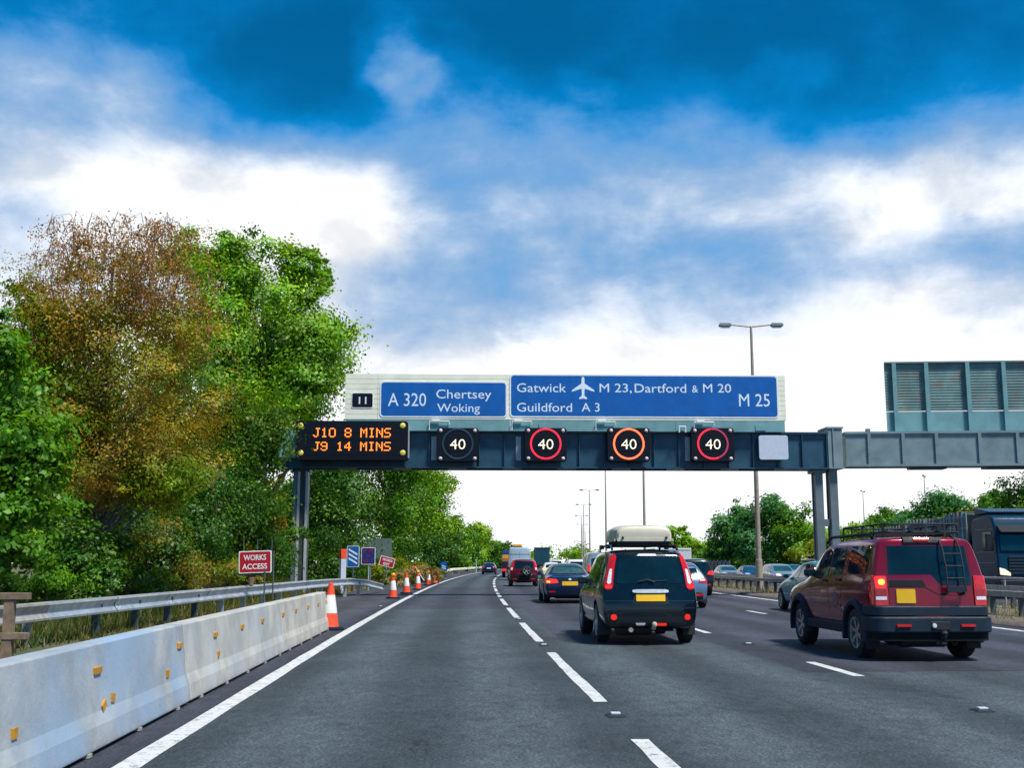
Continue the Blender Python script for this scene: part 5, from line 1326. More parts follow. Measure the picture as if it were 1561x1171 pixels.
    def boxring(prof, y0, y1, n=14):
        """superellipse loft"""
        vs = []; N = 20
        for k, (y, s_, top) in enumerate(prof):
            for i in range(N + 1):
                a = math.pi * i / N; cx = math.copysign(abs(math.cos(a)) ** .42, math.cos(a)); sz = abs(math.sin(a)) ** .42
                vs.append((cx * s_, y, sz * top))
        fs = []
        for k in range(len(prof) - 1):
            for i in range(N): fs.append((k * (N + 1) + i, k * (N + 1) + i + 1, (k + 1) * (N + 1) + i + 1, (k + 1) * (N + 1) + i))
        fs.append(tuple(range(N + 1))); fs.append(tuple((len(prof) - 1) * (N + 1) + i for i in range(N + 1)))
        return vs, fs
    b = MB(); v, f = boxring([(-.99, .47, .20), (-.955, .505, .245), (-.85, .52, .27), (-.2, .525, .295), (.5, .51, .28), (.9, .44, .20), (1.06, .34, .10)], 0, 0)
    b.add([(x, y, z + .075) for x, y, z in v], f); b.build('lid', M['creamabs'], bx, smooth=38)
    b = MB(); b.sweep([(-.525, -.93), (-.525, .4), (-.45, .95)], [(0, .055), (-.02, .055), (-.02, .105), (0, .105)]); b.sweep([(.45, .95), (.525, .4), (.525, -.93)], [(0, .055), (-.02, .055), (-.02, .105), (0, .105)])
    b.bx(-.50, .50, -1.0, -.975, .055, .11); b.build('rim_band', M['creamabs'], bx)
    b = MB(); b.prism([(-.46, -.95), (.46, -.95), (.48, .4), (.40, .95), (-.40, .95), (-.48, .4)], -.035, .075, 'z'); b.build('base', M['rubber'], bx, bevel=.02)
    for s_ in (-1, 1):
        b = MB(); b.lathe([(0, -.03), (.022, -.03), (.025, 0)], 12, 'y', (s_ * .40, -1.0, .12)); b.build('lock', M['rubber'], bx)
    for y in (.05, .95):
        b = MB(); b.bx(-.68, .68, y - .03, y + .03, 1.745, 1.78); 
        for s_ in (-1, 1): b.bx(s_ * .63 - .04, s_ * .63 + .04, y - .045, y + .045, 1.70, 1.744)
        b.build('roof_bar', M['trim'], root, bevel=.008)
black_car()
# --- burgundy off-road car with roof rack ----------------------------------------------------
def burgundy_car():
    Y = 17.95; X = rp(Y, 9.43).x
    c = make_car('suv_box', 'burg', 'large burgundy off road car with black roof rack and rear ladder', X, Y, lvl=3, rim='rim', spokes=6, group='tall off road cars', feats=('bodypillar', 'darkhandle', 'darkmirror'))
    p, root, bvh = c['pt_'], c['root'], c['bvh']
    # stepped tailgate glass
    mb = MB(); n = 16
    lo, hi = [], []
    for i in range(n + 1):
        x = -.645 + 1.29 * i / n; t = min(1, max(0, (x - .0) / .14)); zl = 1.275 - .165 * t
        lo.append((x, zl)); hi.append((x * .955, 1.695))
    patch(mb, bvh, 'B', lo, hi, 8, .006, .03); mb.build('rear_window', M['glass'], root, smooth=35)
    mb = MB(); nn_ = 12; lo = [(-.64 + (.50 + .0) * i / nn_, 1.10) for i in range(nn_ + 1)]; hi = [(x, 1.185) for x, _ in lo]
    lo[-1] = (-.10, 1.10); hi[-1] = (-.15, 1.185); patch(mb, bvh, 'B', lo, hi, 2, .010, .03); mb.build('trim_strip', M['trim'], root, smooth=35)
    # split line of the tailgate: follows the step
    line = [(-.66, 1.08), (-.20, 1.08), (-.10, 1.07), (.02, 1.0), (.12, .965), (.64, .955)]
    mb = MB(); ln = []
    for a, b in zip(line[:-1], line[1:]): ln += [(a[0] + (b[0] - a[0]) * k / 5, a[1] + (b[1] - a[1]) * k / 5) for k in range(5)]
    patch(mb, bvh, 'B', ln, [(x, z + .012) for x, z in ln], 1, .003, .01); mb.build('tailgate_seam', M['well'], root)
    for s_ in (-1, 1):
        mb = MB(); patch(mb, bvh, 'B', [(s_ * .665, .83), (s_ * .675, .83)], [(s_ * .645, 1.72), (s_ * .655, 1.72)], 10, .003, .01); mb.build('tailgate_seam', M['well'], root)
        q = rect(*sorted((s_ * .68, s_ * .865)), .815, 1.25)
        lamp = p('rear_lamp', 'B', q, 'lampred', .05, .018, skirt=.05, nv=8)
        p('clear_lens', 'B', rect(*sorted((s_ * .70, s_ * .86)), .895, .945), 'lampwh', .1, .024, par=lamp)
        p('dark_lens', 'B', rect(*sorted((s_ * .70, s_ * .86)), .955, 1.05), 'lampdeep', .1, .023, par=lamp)
        p('side_lens', 'L' if s_ < 0 else 'R', rect(-.80, -.70, .82, 1.235), 'lampred', .1, .012, par=lamp)
        if s_ < 0:
            p('indicator_bulb', 'B', rect(-.815, -.715, 1.115, 1.20), 'lampor', .4, .024, par=lamp, n=5)
            p('brake_lens', 'B', rect(-.86, -.70, 1.06, 1.24), 'lamplit', .2, .0215, par=lamp)
        else: p('brake_lens', 'B', rect(.70, .84, 1.06, 1.24), 'lampred', .2, .0215, par=lamp)
    p('number_plate', 'B', rect(-.555, -.275, .85, 1.055), 'plate', .04, .018, lab='square yellow number plate, offset left')
    p('high_brake_lamp', 'B', rect(-.20, .04, 1.757, 1.79), 'lamplit', .15, .045)
    sp = MB(); patch(sp, bvh, 'B', [(-.36 + .06 * i, 1.735) for i in range(11)], [(-.36 + .06 * i, 1.80) for i in range(11)], 3, .03, .05); sp.build('spoiler', M['trim'], root, smooth=40)
    # two tone bumper wrapped round the rear corners
    def wrap(z0, z1, o, nm, yside, m='trimb', rnd=.02):
        prof = [(0, z0), (o - rnd, z0), (o, z0 + rnd), (o, z1 - rnd), (o - rnd, z1), (0, z1)]
        W2 = .90; yb = -.925; r_ = .16; path = [(-W2 - .02, yside), (-W2 - .02, yb + r_ + .1)]
        for k in range(9):
            a = R(180 + 90 * k / 8); path.append((-W2 + r_ + r_ * math.cos(a), yb + .03 + r_ + r_ * math.sin(a)))
        for k in range(1, 8): path.append((-W2 + r_ + (2 * W2 - 2 * r_) * k / 8, yb + .03 - .015 * math.sin(math.pi * k / 8)))
        for k in range(9):
            a = R(270 + 90 * k / 8); path.append((W2 - r_ + r_ * math.cos(a), yb + .03 + r_ + r_ * math.sin(a)))
        path += [(W2 + .02, yb + r_ + .1), (W2 + .02, yside)]
        mb = MB(); mb.sweep(path, prof); return mb.build(nm, M[m], root, smooth=35)
    wrap(.655, .81, .018, 'bumper_upper', -.42); wrap(.42, .65, .055, 'bumper', -.42)
    wrap(.30, .44, .0, 'bumper_lower', -.46, 'trim', .015)
    for s_ in (-1, 1):
        mb = MB(); mb.bx(*sorted((s_ * .50 - .11, s_ * .50 + .11)), -.985, -.955, .51, .545); mb.build('reflector', M['lampred'], root)
    mb = MB(); mb.bx(-.08, .22, -.975, -.955, .46, .585); mb.build('socket_panel', M['rubber'], root, bevel=.01)
    mb = MB(); mb.lathe([(0, -.02), (.03, -.018), (.035, 0)], 14, 'y', (-.03, -.976, .525)); mb.build('tow_cover', M['lampwh'], root)
    mb = MB(); mb.tube([(.10, -.70, .33), (.10, -.98, .33), (.10, -1.02, .36)], .03, 10); mb.lathe([(0, .35), (.03, .355), (.035, .39), (.05, .42), (.03, .455), (0, .46)], 14, 'z', (.10, -1.02, 0)); mb.bx(.02, .18, -.90, -.86, .25, .45); mb.build('tow_ball', M['rubber'], root, smooth=50)
    mb = MB(); mb.lathe([(0, -.42), (.13, -.42), (.15, -.38), (.15, .3), (.13, .34), (0, .34)], 18, 'x', (-.05, -.60, .34)); mb.build('silencer', M['rimdark'], root, smooth=40)
    under(c)
    # wheel arch flares and sills
    P = c['P']
    for s_ in (-1, 1):
        for y in (0, P['wb']):
            mb = MB(); n = 22; r0, r1 = P['wr'] + .045, P['wr'] + .16; pts = []
            for i in range(n + 1):
                a = R(-14 + 208 * i / n); pts.append((math.cos(a), math.sin(a)))
            vs = []
            for a, b in pts:
                for rr_, dx in ((r0, -.06), (r0, .035), (r0 + .035, .048), (r1 - .03, .036), (r1, .0), (r1, -.10)):
                    vs.append((s_ * (.925 + dx), y + a * rr_, P['wr'] + b * rr_))
            k = 6; fs = [(i * k + j, i * k + j + 1, (i + 1) * k + j + 1, (i + 1) * k + j) for i in range(n) for j in range(k - 1)]
            mb.add(vs, fs); mb.build('wheel_arch', M['trimb'], root, smooth=50)
        mb = MB(); mb.bx(*sorted((s_ * .84, s_ * .945)), .50, P['wb'] - .50, .34, .50); mb.build('sill', M['trimb'], root, bevel=.03, seg=3)
        mb = MB(); patch(mb, bvh, 'L' if s_ < 0 else 'R', [(.62 + .16 * i, .74) for i in range(11)], [(.62 + .16 * i, .775) for i in range(11)], 1, .014, .02); mb.build('side_strip', PA['burg'], root, smooth=40)
    # red swirl decals on the left pillar and the round door emblem
    rr = random.Random(4)
    for k in range(4):
        y = .335 + rr.uniform(0, .03); z = 1.26 + k * .07; n_ = 7; mb = MB()
        lo = [(y + .022 * i, z + .025 * math.sin(i * 1.1 + k * 2)) for i in range(n_)]
        patch(mb, bvh, 'L', lo, [(a, b + .012 + .018 * math.sin(math.pi * i_ / (n_ - 1))) for i_, (a, b) in enumerate(lo)], 2, .004, .003)
        mb.build('pillar_decal', M['strap'], root, smooth=40)
    p('door_emblem', 'L', [(.86, .72), (1.12, .72), (1.12, .98), (.86, .98)], mat('faded_emblem', (.30, .16, .17), .3, var=.6, scale=28), .48, .003, n=8) if False else None
    M['emblem'] = mat('faded_emblem', (.20, .10, .11), .3, var=.7, scale=22)
    p('door_emblem', 'L', [(.76, .70), (1.0, .70), (1.0, .98), (.76, .98)], 'emblem', .48, .003, n=8)
    # roof rails, roof rack (carried: its own thing)
    for s_ in (-1, 1):
        mb = MB(); mb.tube([(s_ * .66, -.25, 1.82), (s_ * .66, -.12, 1.885), (s_ * .66, 1.7, 1.87), (s_ * .65, 1.95, 1.78)], .025, 8); mb.build('roof_rail', M['trim'], root, smooth=50)
    q = Matrix.Rotation(heading(Y), 3, 'Z')
    root.scale = (.965, .99, 1)
    rk = thing('roof_rack', 'black tubular roof rack basket on the burgundy car', 'roof rack', Vector((X, Y, 1.86)) + q @ Vector((0, .32, 0)), heading(Y))
    w_, l0, l1 = .60, -.98, 1.0
    for z, nm, rad in ((.17, 'top_rail', .014), (.05, 'lower_rail', .013)):
        mb = MB(); pts = [(-w_ + .08, l0, z), (w_ - .08, l0, z), (w_, l0 + .08, z), (w_, l1 - .08, z - .015), (w_ - .08, l1, z - .02), (-w_ + .08, l1, z - .02), (-w_, l1 - .08, z - .015), (-w_, l0 + .08, z), (-w_ + .08, l0, z), (0, l0, z)]
        mb.tube(pts, rad, 8); mb.build(nm, M['rubber'], rk, smooth=50)
    for y in (l0 + .08, -.5, 0, .5, l1 - .1):
        for s_ in (-1, 1): mb = MB(); mb.bx(s_ * w_ - .012, s_ * w_ + .012, y - .016, y + .016, -.02, .165); mb.build('upright', M['rubber'], rk)
    for x in (-.3, .05, .35): mb = MB(); mb.bx(x - .018, x + .018, l0 - .010, l0 + .010, -.02, .165); mb.build('upright', M['rubber'], rk)
    for i in range(9):
        y = l0 + .12 + i * .22; mb = MB(); mb.bx(-w_, w_, y - .022, y + .022, .03, .052); mb.build('slat', M['rubber'], rk)
    for x in (-.2, .25): mb = MB(); mb.tube([(x, l0 - .06, .10), (x, l0 - .02, .10)], .05, 10); mb.build('rack_lamp', M['trimb'], rk)
    # ladder on the tailgate
    rk.scale = (.965, .99, 1)
    ld = thing('ladder', 'black tubular ladder fixed on the right of the burgundy tailgate', 'ladder', Vector((X, Y, 0)), heading(Y))
    def ry(x, z): return bvh.ray_cast(Vector((x, -8, z)), Vector((0, 1, 0)))[0].y
    xa, xb = .20, .485
    zs = [1.0, 1.06, 1.2, 1.38, 1.52, 1.66, 1.76]
    offs = [.03, .10, .10, .13, .11, .11, .05]
    pos = lambda x, z: Vector((x, ry(x, z) - np.interp(z, zs, offs), z))
    for x in (xa, xb):
        mb = MB(); pts = [Vector((x, ry(x, 1.0) - .01, 1.0))] + [pos(x, z) for z in zs[1:]] + [Vector((x, ry(x, 1.76) + .15, 1.86))]; mb.tube(pts, .013, 8); mb.build('rail', M['rubber'], ld, smooth=50)
    for z in (1.06, 1.22, 1.40, 1.58):
        mb = MB(); mb.tube([pos(xa, z), pos(xb, z)], .011, 8); mb.build('rung', M['rubber'], ld, smooth=50)
    mb = MB(); a, b = pos(xa, 1.06), pos(xb, 1.06); mb.bx(xa - .01, xb + .01, a.y - .01, a.y + .008, 1.02, 1.10); mb.build('step_plate', M['trimb'], ld)
    ld.scale = (.965, .99, 1)
    for x in (xa, xb):
        mb = MB(); mb.tube([pos(x, 1.06) + Vector((0, 0, -.05)), Vector((x - .04, ry(x, .99) , .985))], .022, 8); mb.build('mount', M['rubber'], ld)
    front_basic(c)
burgundy_car()
def traffic():
    # navy saloon
    Y = 41.9; c = make_car('saloon', 'navy', 'navy blue saloon with yellow plate and lit left tail lamp', rp(Y, 6.2).x, Y, glass='glassg')
    p = c['pt_']
    for s_ in (-1, 1):
        o = p('rear_lamp', 'B', [(s_ * .40, .72), (s_ * .86, .70), (s_ * .86, .90), (s_ * .46, .86)], 'lamplit' if s_ < 0 else 'lampred', .15, .012)
        p('reflector', 'B', rect(*sorted((s_ * .52, s_ * .76)), .39, .44), 'lampred', .2, .008)
    p('indicator_bulb', 'B', rect(-.82, -.70, .73, .80), 'lampor', .3, .02)
    p('number_plate', 'B', rect(-.28, .28, .635, .775), 'plate', .04, .02); p('bumper_insert', 'B', rect(-.75, .75, .24, .33), 'trim', .1, .006)
    p('boot_edge', 'B', rect(-.66, .66, .925, .945), 'chrome', .1, .004); p('boot_band', 'B', rect(-.64, .64, .79, .91), 'trim', .1, .003)
    p('boot_badge', 'B', rect(-.05, .05, .82, .89), 'lampwh', .45, .008, n=5); under(c); front_basic(c)
    # burgundy car with the spare wheel
    Y = 70.6; c = make_car('suv_small', 'maroon', 'maroon off road car with a spare wheel on its tailgate', xat(798, Y) , Y, feats=())
    p = c['pt_']
    for s_ in (-1, 1):
        p('rear_lamp', 'B', [(s_ * .66, .95), (s_ * .83, .95), (s_ * .70, 1.55), (s_ * .57, 1.55)], 'lampred', .1, .014, nv=8)
        p('clear_lens', 'B', [(s_ * .69, 1.0), (s_ * .80, 1.0), (s_ * .76, 1.14), (s_ * .68, 1.14)], 'lampwh', .1, .022)
        p('reflector', 'B', rect(*sorted((s_ * .42, s_ * .68)), .42, .49), 'lampred', .2, .016)
    p('bumper', 'B', rect(-.80, .80, .30, .70), 'trim', .06, .012)
    s = thing('spare_wheel', 'silver spoked spare wheel hung on the maroon tailgate', 'spare wheel', c['root'].location + Matrix.Rotation(heading(Y), 3, 'Z') @ Vector((.16, -1.0, .95)), heading(Y) + math.pi / 2)
    w = copy_tree(wheel(STY['suv_small'], 'rim', 5)); w.parent = s; w.location = (0, 0, 0); w.scale = (1, .92, .92); w.name = 'tyre'
    under(c); front_basic(c)
    # light blue hatchback
    Y = 37.3; c = make_car('hatch', 'sky', 'pale blue hatchback half hidden to the right of the black car', rp(Y, 9.42).x, Y, group=None); p = c['pt_']
    for s_ in (-1, 1):
        p('rear_lamp', 'B', [(s_ * .50, .80), (s_ * .84, .80), (s_ * .82, .98), (s_ * .56, .93)], 'lampred', .15, .014)
        p('clear_lens', 'B', rect(*sorted((s_ * .56, s_ * .74)), .86, .92), 'lampwh', .15, .022)
        p('reflector', 'B', rect(*sorted((s_ * .40, s_ * .68)), .40, .46), 'lampred', .2, .012)
    p('bumper_insert', 'B', rect(-.66, .66, .26, .50), 'trim', .15, .008); p('number_plate', 'B', rect(-.26, .26, .58, .69), 'plate', .04, .014); under(c); front_basic(c)
    # dark people carrier
    Y = 51.3; c = make_car('suv_small', 'dark', 'dark people carrier with a tall tailgate behind the pale blue hatchback', rp(Y, 12.5).x, Y, sc=(1.0, 1.0, .97)); p = c['pt_']
    for s_ in (-1, 1): p('rear_lamp', 'B', [(s_ * .54, .92), (s_ * .85, .90), (s_ * .82, 1.10), (s_ * .62, 1.06)], 'lamplit', .15, .014)
    rear_basic(c, .85, (.45, .48), (.5, .7), refl=.5); front_basic(c)
    # teal car, front half visible
    Y = 33.1; c = make_car('hatch', 'teal', 'teal estate car partly hidden behind the front of the burgundy car', rp(Y, 13.2).x, Y, sc=(1.0, 1.10, 1.02), glass='glassg', spokes=7); rear_basic(c); front_basic(c, lit='headclear')
    for s_ in (-1, 1): mb = MB(); mb.tube([(s_ * .56, -.1, 1.48), (s_ * .56, .1, 1.53), (s_ * .56, 1.4, 1.53), (s_ * .55, 1.55, 1.44)], .02, 8); mb.build('roof_rail', M['chrome'], c['root'], smooth=50)
    mb = MB(); patch(mb, c['bvh'], 'L', [(.4 + .2 * i, .50) for i in range(11)], [(.4 + .2 * i, .525) for i in range(11)], 1, .008, .02); mb.build('side_strip', M['chrome'], c['root'])
    # far lane-two and lane-three traffic
    Y = 57.5; c = make_car('van', 'silver', 'silver grey van seen just left of the cream roof box', rp(Y, 9.25).x, Y, name='van', cat='van', sc=(.98, .92, .785), lvl=1); p = c['pt_']
    p('rear_window', 'B', rect(-.70, .70, 1.12, 1.66), 'glass', .1)
    for s_ in (-1, 1): p('rear_lamp', 'B', rect(*sorted((s_ * .76, s_ * .88)), .95, 1.35), 'lamplit', .1, .012)
    rear_basic(c, .8, (.6, .63), (.5, .7)); front_basic(c)
    Y = 78.0; c = make_car('suv_small', 'white', 'white bodied car with big dark rear window above the navy saloon', xat(880, Y), Y, sc=(.98, .95, .99), lvl=1); rear_basic(c, .85, (.9, 1.08), (.55, .84)); front_basic(c)
    Y = 101.0; c = make_car('hatch', 'white', 'white hatchback with glowing tail lamps left of the navy saloon', xat(841, Y), Y, lvl=1); rear_basic(c, .75, (.80, 1.0), (.55, .84), lit='lampor'); front_basic(c)
    Y = 128.0; c = make_car('suv_small', 'cream', 'cream topped car just above the navy saloon roof', xat(848, Y), Y, sc=(1, 1, 1.05), lvl=1); rear_basic(c, .85, (.9, 1.1), (.55, .84)); front_basic(c)
    Y = 117.0; c = make_car('hatch', 'dark', 'tiny dark car between the white car and the silver van', xat(896, Y), Y, lvl=1); rear_basic(c); front_basic(c)
    Y = 143.5; c = make_car('saloon', 'navy', 'distant dark saloon alone in our lane on the bend', xat(745.5, Y), Y, sc=(1.02, 1, 1.02), lvl=1); rear_basic(c, .75, (.78, .95), (.5, .86), plate='wplate'); front_basic(c); under(c)
    Y = 94.5; c = make_car('van', 'vanblue', 'pale blue grey tall van with orange beacon on its roof', xat(792, Y), Y, name='van', cat='van', sc=(1.0, 1.0, 1.08), lvl=1); p = c['pt_']
    for s_ in (-1, 1): p('rear_lamp', 'B', rect(*sorted((s_ * .84, s_ * .94)), .9, 1.4), 'lampred', .1, .012)
    for x in (-.78, 0, .78): mb = MB(); patch(mb, c['bvh'], 'B', [(x - .008, .5), (x + .008, .5)], [(x - .008, 2.3), (x + .008, 2.3)], 8, .003, .01); mb.build('door_seam', M['trim'], c['root'])
    p('panel_band', 'B', rect(-.82, .82, 2.08, 2.13), 'trimb', .1, .004)
    rear_basic(c, .8, (.6, .63), (.5, .7)); front_basic(c)
    bc = thing('beacon', 'orange beacon bar on the roof of the pale van', 'beacon', c['root'].location + Vector((-.15, .3, 2.70)), heading(Y))
    mb = MB(); mb.bx(-.42, .42, -.15, .15, 0, .05); mb.build('base', M['trim'], bc); mb = MB(); mb.bx(-.36, .36, -.11, .11, .051, .26); mb.build('lens', M['amber'], bc, bevel=.05)
    Y = 62.0; zt = zat(836, Y); root = thing('box_van', 'white box van seen above the roof of the dark people carrier', 'van', (xat(1055, Y) - 1.02, Y, 0), heading(Y))
    b = MB(); b.bx(-1.0, 1.0, 0, 3.2, .75, zt); b.build('cargo_box', PA['white'], root, bevel=.03)
    b = MB(); b.bx(-.94, .94, -.02, -.003, .8, .86); b.bx(-.94, .94, -.02, -.003, zt - .10, zt - .07); b.bx(-.01, .01, -.02, -.003, .861, zt - .101); b.build('door_frame', M['panelgrey'], root)
    for s_ in (-1, 1): b = MB(); b.bx(s_ * .9 - .06, s_ * .9 + .06, -.03, -.003, 1.35, 1.55); b.build('rear_lamp', M['lampred'], root)
    b = MB(); b.prism([(3.25, .4), (3.25, 2.0), (3.9, 2.0), (4.5, 1.3), (5.1, 1.1), (5.2, .4)], -.95, .95, 'x'); b.build('cab', PA['white'], root, bevel=.06)
    b = MB(); b.bx(-.9, .9, 0, 3.2, .45, .749); b.build('chassis', M['trim'], root)
    for s_ in (-1, 1):
        for y in (.9, 4.3):
            b = MB(); b.lathe([(.2, -.1), (.32, -.1), (.34, -.06), (.34, .06), (.32, .1), (.2, .1)], 24, 'x'); o = b.build('wheel', M['tyre'], root, smooth=40); o.location = (s_ * .85, y, .34)
    # opposite carriageway, coming towards us
    for i, (px, Y, sty, pt, lab, sc, gl_) in enumerate(((1104, 97.0, 'hatch', 'silver', 'oncoming silver car with pale bonnet, leftmost beyond the central barrier', (1, 1, .92), 'glassg'),
                                               (1139, 91.0, 'hatch', 'rblue', 'oncoming small blue car left of the tall lamp column', (1, 1, .9), 'glassg'),
                                               (1181, 84.0, 'suv_small', 'silver', 'oncoming silver car with lit headlamps right of the tall lamp column', (1, 1, .88), 'glassg'),
                                               (1203, 93.0, 'saloon', 'rblue', 'oncoming bright blue car behind the silver one', (1.03, 1, 1.0), 'glassg'))):
        X = xat(px, Y); c = make_car(sty, pt, lab, X, Y, rz=heading(Y) + math.pi, sc=sc, lvl=1, glass=gl_, group='oncoming cars')
        front_basic(c, (.62, .78), (.46, .76), 'headlit' if i == 2 else 'headclear'); rear_basic(c)
        c['root'].location.z = -.12
traffic()
def lorries():
    # oncoming black cab with caged load
    Yf = 46.5; Xl = 19.75; rz = heading(48) + math.pi
    root = thing('lorry', 'black lorry cab with one lit headlamp coming towards us at the right edge', 'lorry', (Xl + 1.27, Yf, 0), rz)
    # local: +y is forward (towards the camera), x positive is our left side
    w = 1.25
    side = [(-2.35, .42), (-2.35, 3.05), (-2.2, 3.30), (-.9, 3.42), (-.35, 3.30), (-.10, 2.75), (-.02, 1.95), (0, 1.0), (-.03, .42)]
    b = MB(); b.prism(side, -w, w, 'x'); b.build('cab', PA['cab'], root, bevel=.09, seg=4, smooth=40)
    b = MB(); b.prism([(-2.2, 3.45), (-.85, 3.50), (-.85, 3.56), (-2.2, 3.75)], -w * .9, w * .9, 'x'); b.build('roof_deflector', PA['cab'], root, bevel=.03)
    b = MB(); b.add([(-w * .9, .035, 1.93), (w * .9, .035, 1.93), (w * .86, -.085, 2.74), (-w * .86, -.085, 2.74), (-w * .9, -.06, 1.93), (w * .9, -.06, 1.93), (w * .86, -.2, 2.74), (-w * .86, -.2, 2.74)], [(0, 1, 2, 3), (0, 4, 5, 1), (1, 5, 6, 2), (2, 6, 7, 3), (3, 7, 4, 0)]); b.build('windscreen', M['glass'], root)
    b = MB(); b.prism([(-.05, 2.72), (.22, 2.66), (.22, 2.70), (-.16, 2.98)], -w * .92, w * .92, 'x'); b.build('sun_visor', M['trim'], root, bevel=.01)
    for i in range(6):
        z = .98 + i * .13; b = MB(); b.bx(-.82, .82, .012, .055, z, z + .085); b.build('grille_bar', M['trimb'], root, bevel=.01)
    b = MB(); b.bx(-w - .02, w + .02, -.35, .10, .30, .74); b.build('bumper', M['trim'], root, bevel=.05, seg=3)
    for s_ in (-1, 1):
        b = MB(); b.prism([(s_ * .78, .92), (s_ * 1.2, .96), (s_ * 1.22, 1.24), (s_ * 1.0, 1.18), (s_ * .80, 1.04)], .0, .075, 'y'); b.build('headlamp', M['headlit'] if s_ > 0 else M['headclear'], root, bevel=.01)
        b = MB(); b.bx(s_ * (w + .002), s_ * (w + .03), -1.25, -.42, 1.95, 2.70) if s_ > 0 else b.bx(-w - .03, -w - .002, -1.25, -.42, 1.95, 2.70); b.build('side_window', M['glass'], root, bevel=.02)
        b = MB(); b.prism(rrect(s_ * (w + .22) - .14, s_ * (w + .22) + .14, 1.9, 2.62, .06), -.28, -.12, 'y'); b.bx(*sorted((s_ * w, s_ * (w + .15))), -.24, -.18, 2.4, 2.45); b.build('mirror', M['trim'], root, bevel=.02)
        for z in (1.42, 1.86, 2.80):
            b = MB(); b.bx(*sorted((s_ * (w + .001), s_ * (w + .018))), -1.9, -.25, z, z + .035); b.build('side_crease', M['gpost'], root)
        b = MB(); b.bx(*sorted((s_ * (w + .002), s_ * (w + .03))), -.32, -.24, .86, .92); b.build('side_marker', M['amber'], root)
    def wheels(ys, parent, r_=.5):
        for y in ys:
            for s_ in (-1, 1):
                b = MB(); b.lathe([(r_ * .55, -.15), (r_ * .94, -.15), (r_, -.1), (r_, .1), (r_ * .94, .15), (r_ * .55, .15)], 28, 'x', (0, 0, 0)); o = b.build('wheel', M['tyre'], parent, smooth=40)
                o.location = (s_ * 1.08, y, r_); b = MB(); b.lathe([(0, .02), (r_ * .2, .05), (r_ * .25, -.04), (r_ * .54, .0), (r_ * .56, .12)], 20, 'x'); h = b.build('hub', M['rimdull'], o, smooth=40)
    wheels((-1.35,), root)
    b = MB(); b.bx(-1.2, 1.2, -15.5, -2.5, 1.0, 1.22); b.bx(-.5, .5, -15.5, -2.0, .7, .998); b.build('flatbed', M['trim'], root)
    b = MB(); b.bx(-1.22, 1.22, -2.75, -2.65, 1.22, 3.5); b.build('headboard', M['trim'], root)
    wheels((-4.0, -12.2, -13.5, -14.8), root)
    rr = random.Random(3)
    grp = 'caged pallets on the lorry bed'
    for k in range(5):
        y = -3.0 - 2.35 * k; top = (3.66, 3.52, 3.5, 3.3, 3.25)[k]
        q = Matrix.Rotation(rz, 3, 'Z'); lo = root.location + q @ Vector((0, y - 1.1, 1.23))
        cg = thing('cage_pallet', ['steel mesh cage of goods strapped right behind the lorry cab', 'second strapped steel cage on the lorry bed', 'third grey cage on the lorry bed with an orange strap', 'fourth cage on the lorry bed, low and grey', 'rearmost cage on the lorry bed'][k], 'cage', lo, rz, grp)
        h = top - 1.23
        b = MB(); b.bx(-1.08, 1.08, -1.0, 1.0, .02, h * .97); b.build('load', mat('grey_wrapped_load', (.11, .19, .23), .6, var=.45, scale=1.6), cg)
        for x in (-1.12, 1.12):
            b = MB()
            for i in range(6): b.tube([(x, -1.05 + i * .42, 0), (x, -1.05 + i * .42, h)], .025, 6)
            for i in range(5): b.tube([(x, -1.06, h * (i + .5) / 5), (x, 1.06, h * (i + .5) / 5)], .018, 6)
            b.build('mesh_side', M['cage'], cg)
        b = MB()
        y_ = .2; b.bx(-1.16, 1.16, y_ - .03, y_ + .03, h + .01, h + .03); b.bx(1.15, 1.17, y_ - .03, y_ + .03, 0, h); b.bx(-1.17, -1.15, y_ - .03, y_ + .03, 0, h)
        b.build('strap', M['strap'], cg)
    # lorry ahead of the pale van: striped rear
    Y = 112.0; X = xat(779, Y) + .35; root = thing('lorry', 'works lorry with red and yellow rear just left of the pale van', 'lorry', (X, Y, 0), heading(Y))
    b = MB(); b.bx(-1.25, 1.25, 0, 6.5, .9, 2.55); b.build('cargo_box', PA['rblue'], root, bevel=.05)
    for k, (z0, z1, m) in enumerate(((1.85, 2.2, 'amber'), (1.55, 1.84, 'strap'), (1.0, 1.54, 'trim'))):
        b = MB(); b.bx(-1.2, 1.2, -.03, -.004, z0, z1); b.build('rear_panel', M[m if m != 'lampor' else 'cone_o'], root)
    for s_ in (-1, 1): b = MB(); b.bx(s_ * 1.0 - .2, s_ * 1.0 + .2, -.05, -.031, .62, .86); b.build('rear_lamp', M['lamplit'], root)
    b = MB(); b.bx(-1.2, 1.2, 0, 8.5, .5, .9); b.build('chassis', M['trim'], root)
    b = MB(); b.bx(-1.2, 1.2, 6.6, 8.6, .91, 2.7); b.build('cab', PA['rblue'], root, bevel=.1); wheels((1.5, 7.2), root, .48)
    # dark teal trailer
    Y = 182.0; X = xat(826, Y); root = thing('lorry', 'tall dark teal lorry trailer seen from behind, right of the pale van', 'lorry', (X, Y, 0), heading(Y))
    b = MB(); b.bx(-1.25, 1.25, 0, 13, 1.0, 3.85); b.build('trailer_box', PA['lorry'], root, bevel=.04)
    b = MB(); b.bx(-.01, .01, -.02, -.003, 1.1, 3.75); b.bx(-1.2, 1.2, -.02, -.003, 3.62, 3.72); b.build('door_seam', M['trim'], root)
    b = MB(); b.bx(-1.2, 1.2, .1, 13, .6, .999); b.build('chassis', M['trim'], root); wheels((1.5, 2.8, 4.1), root)
    b = MB(); b.bx(-1.2, 1.2, 13.2, 15.2, .9, 3.2); b.build('cab', PA['navy'], root, bevel=.1)
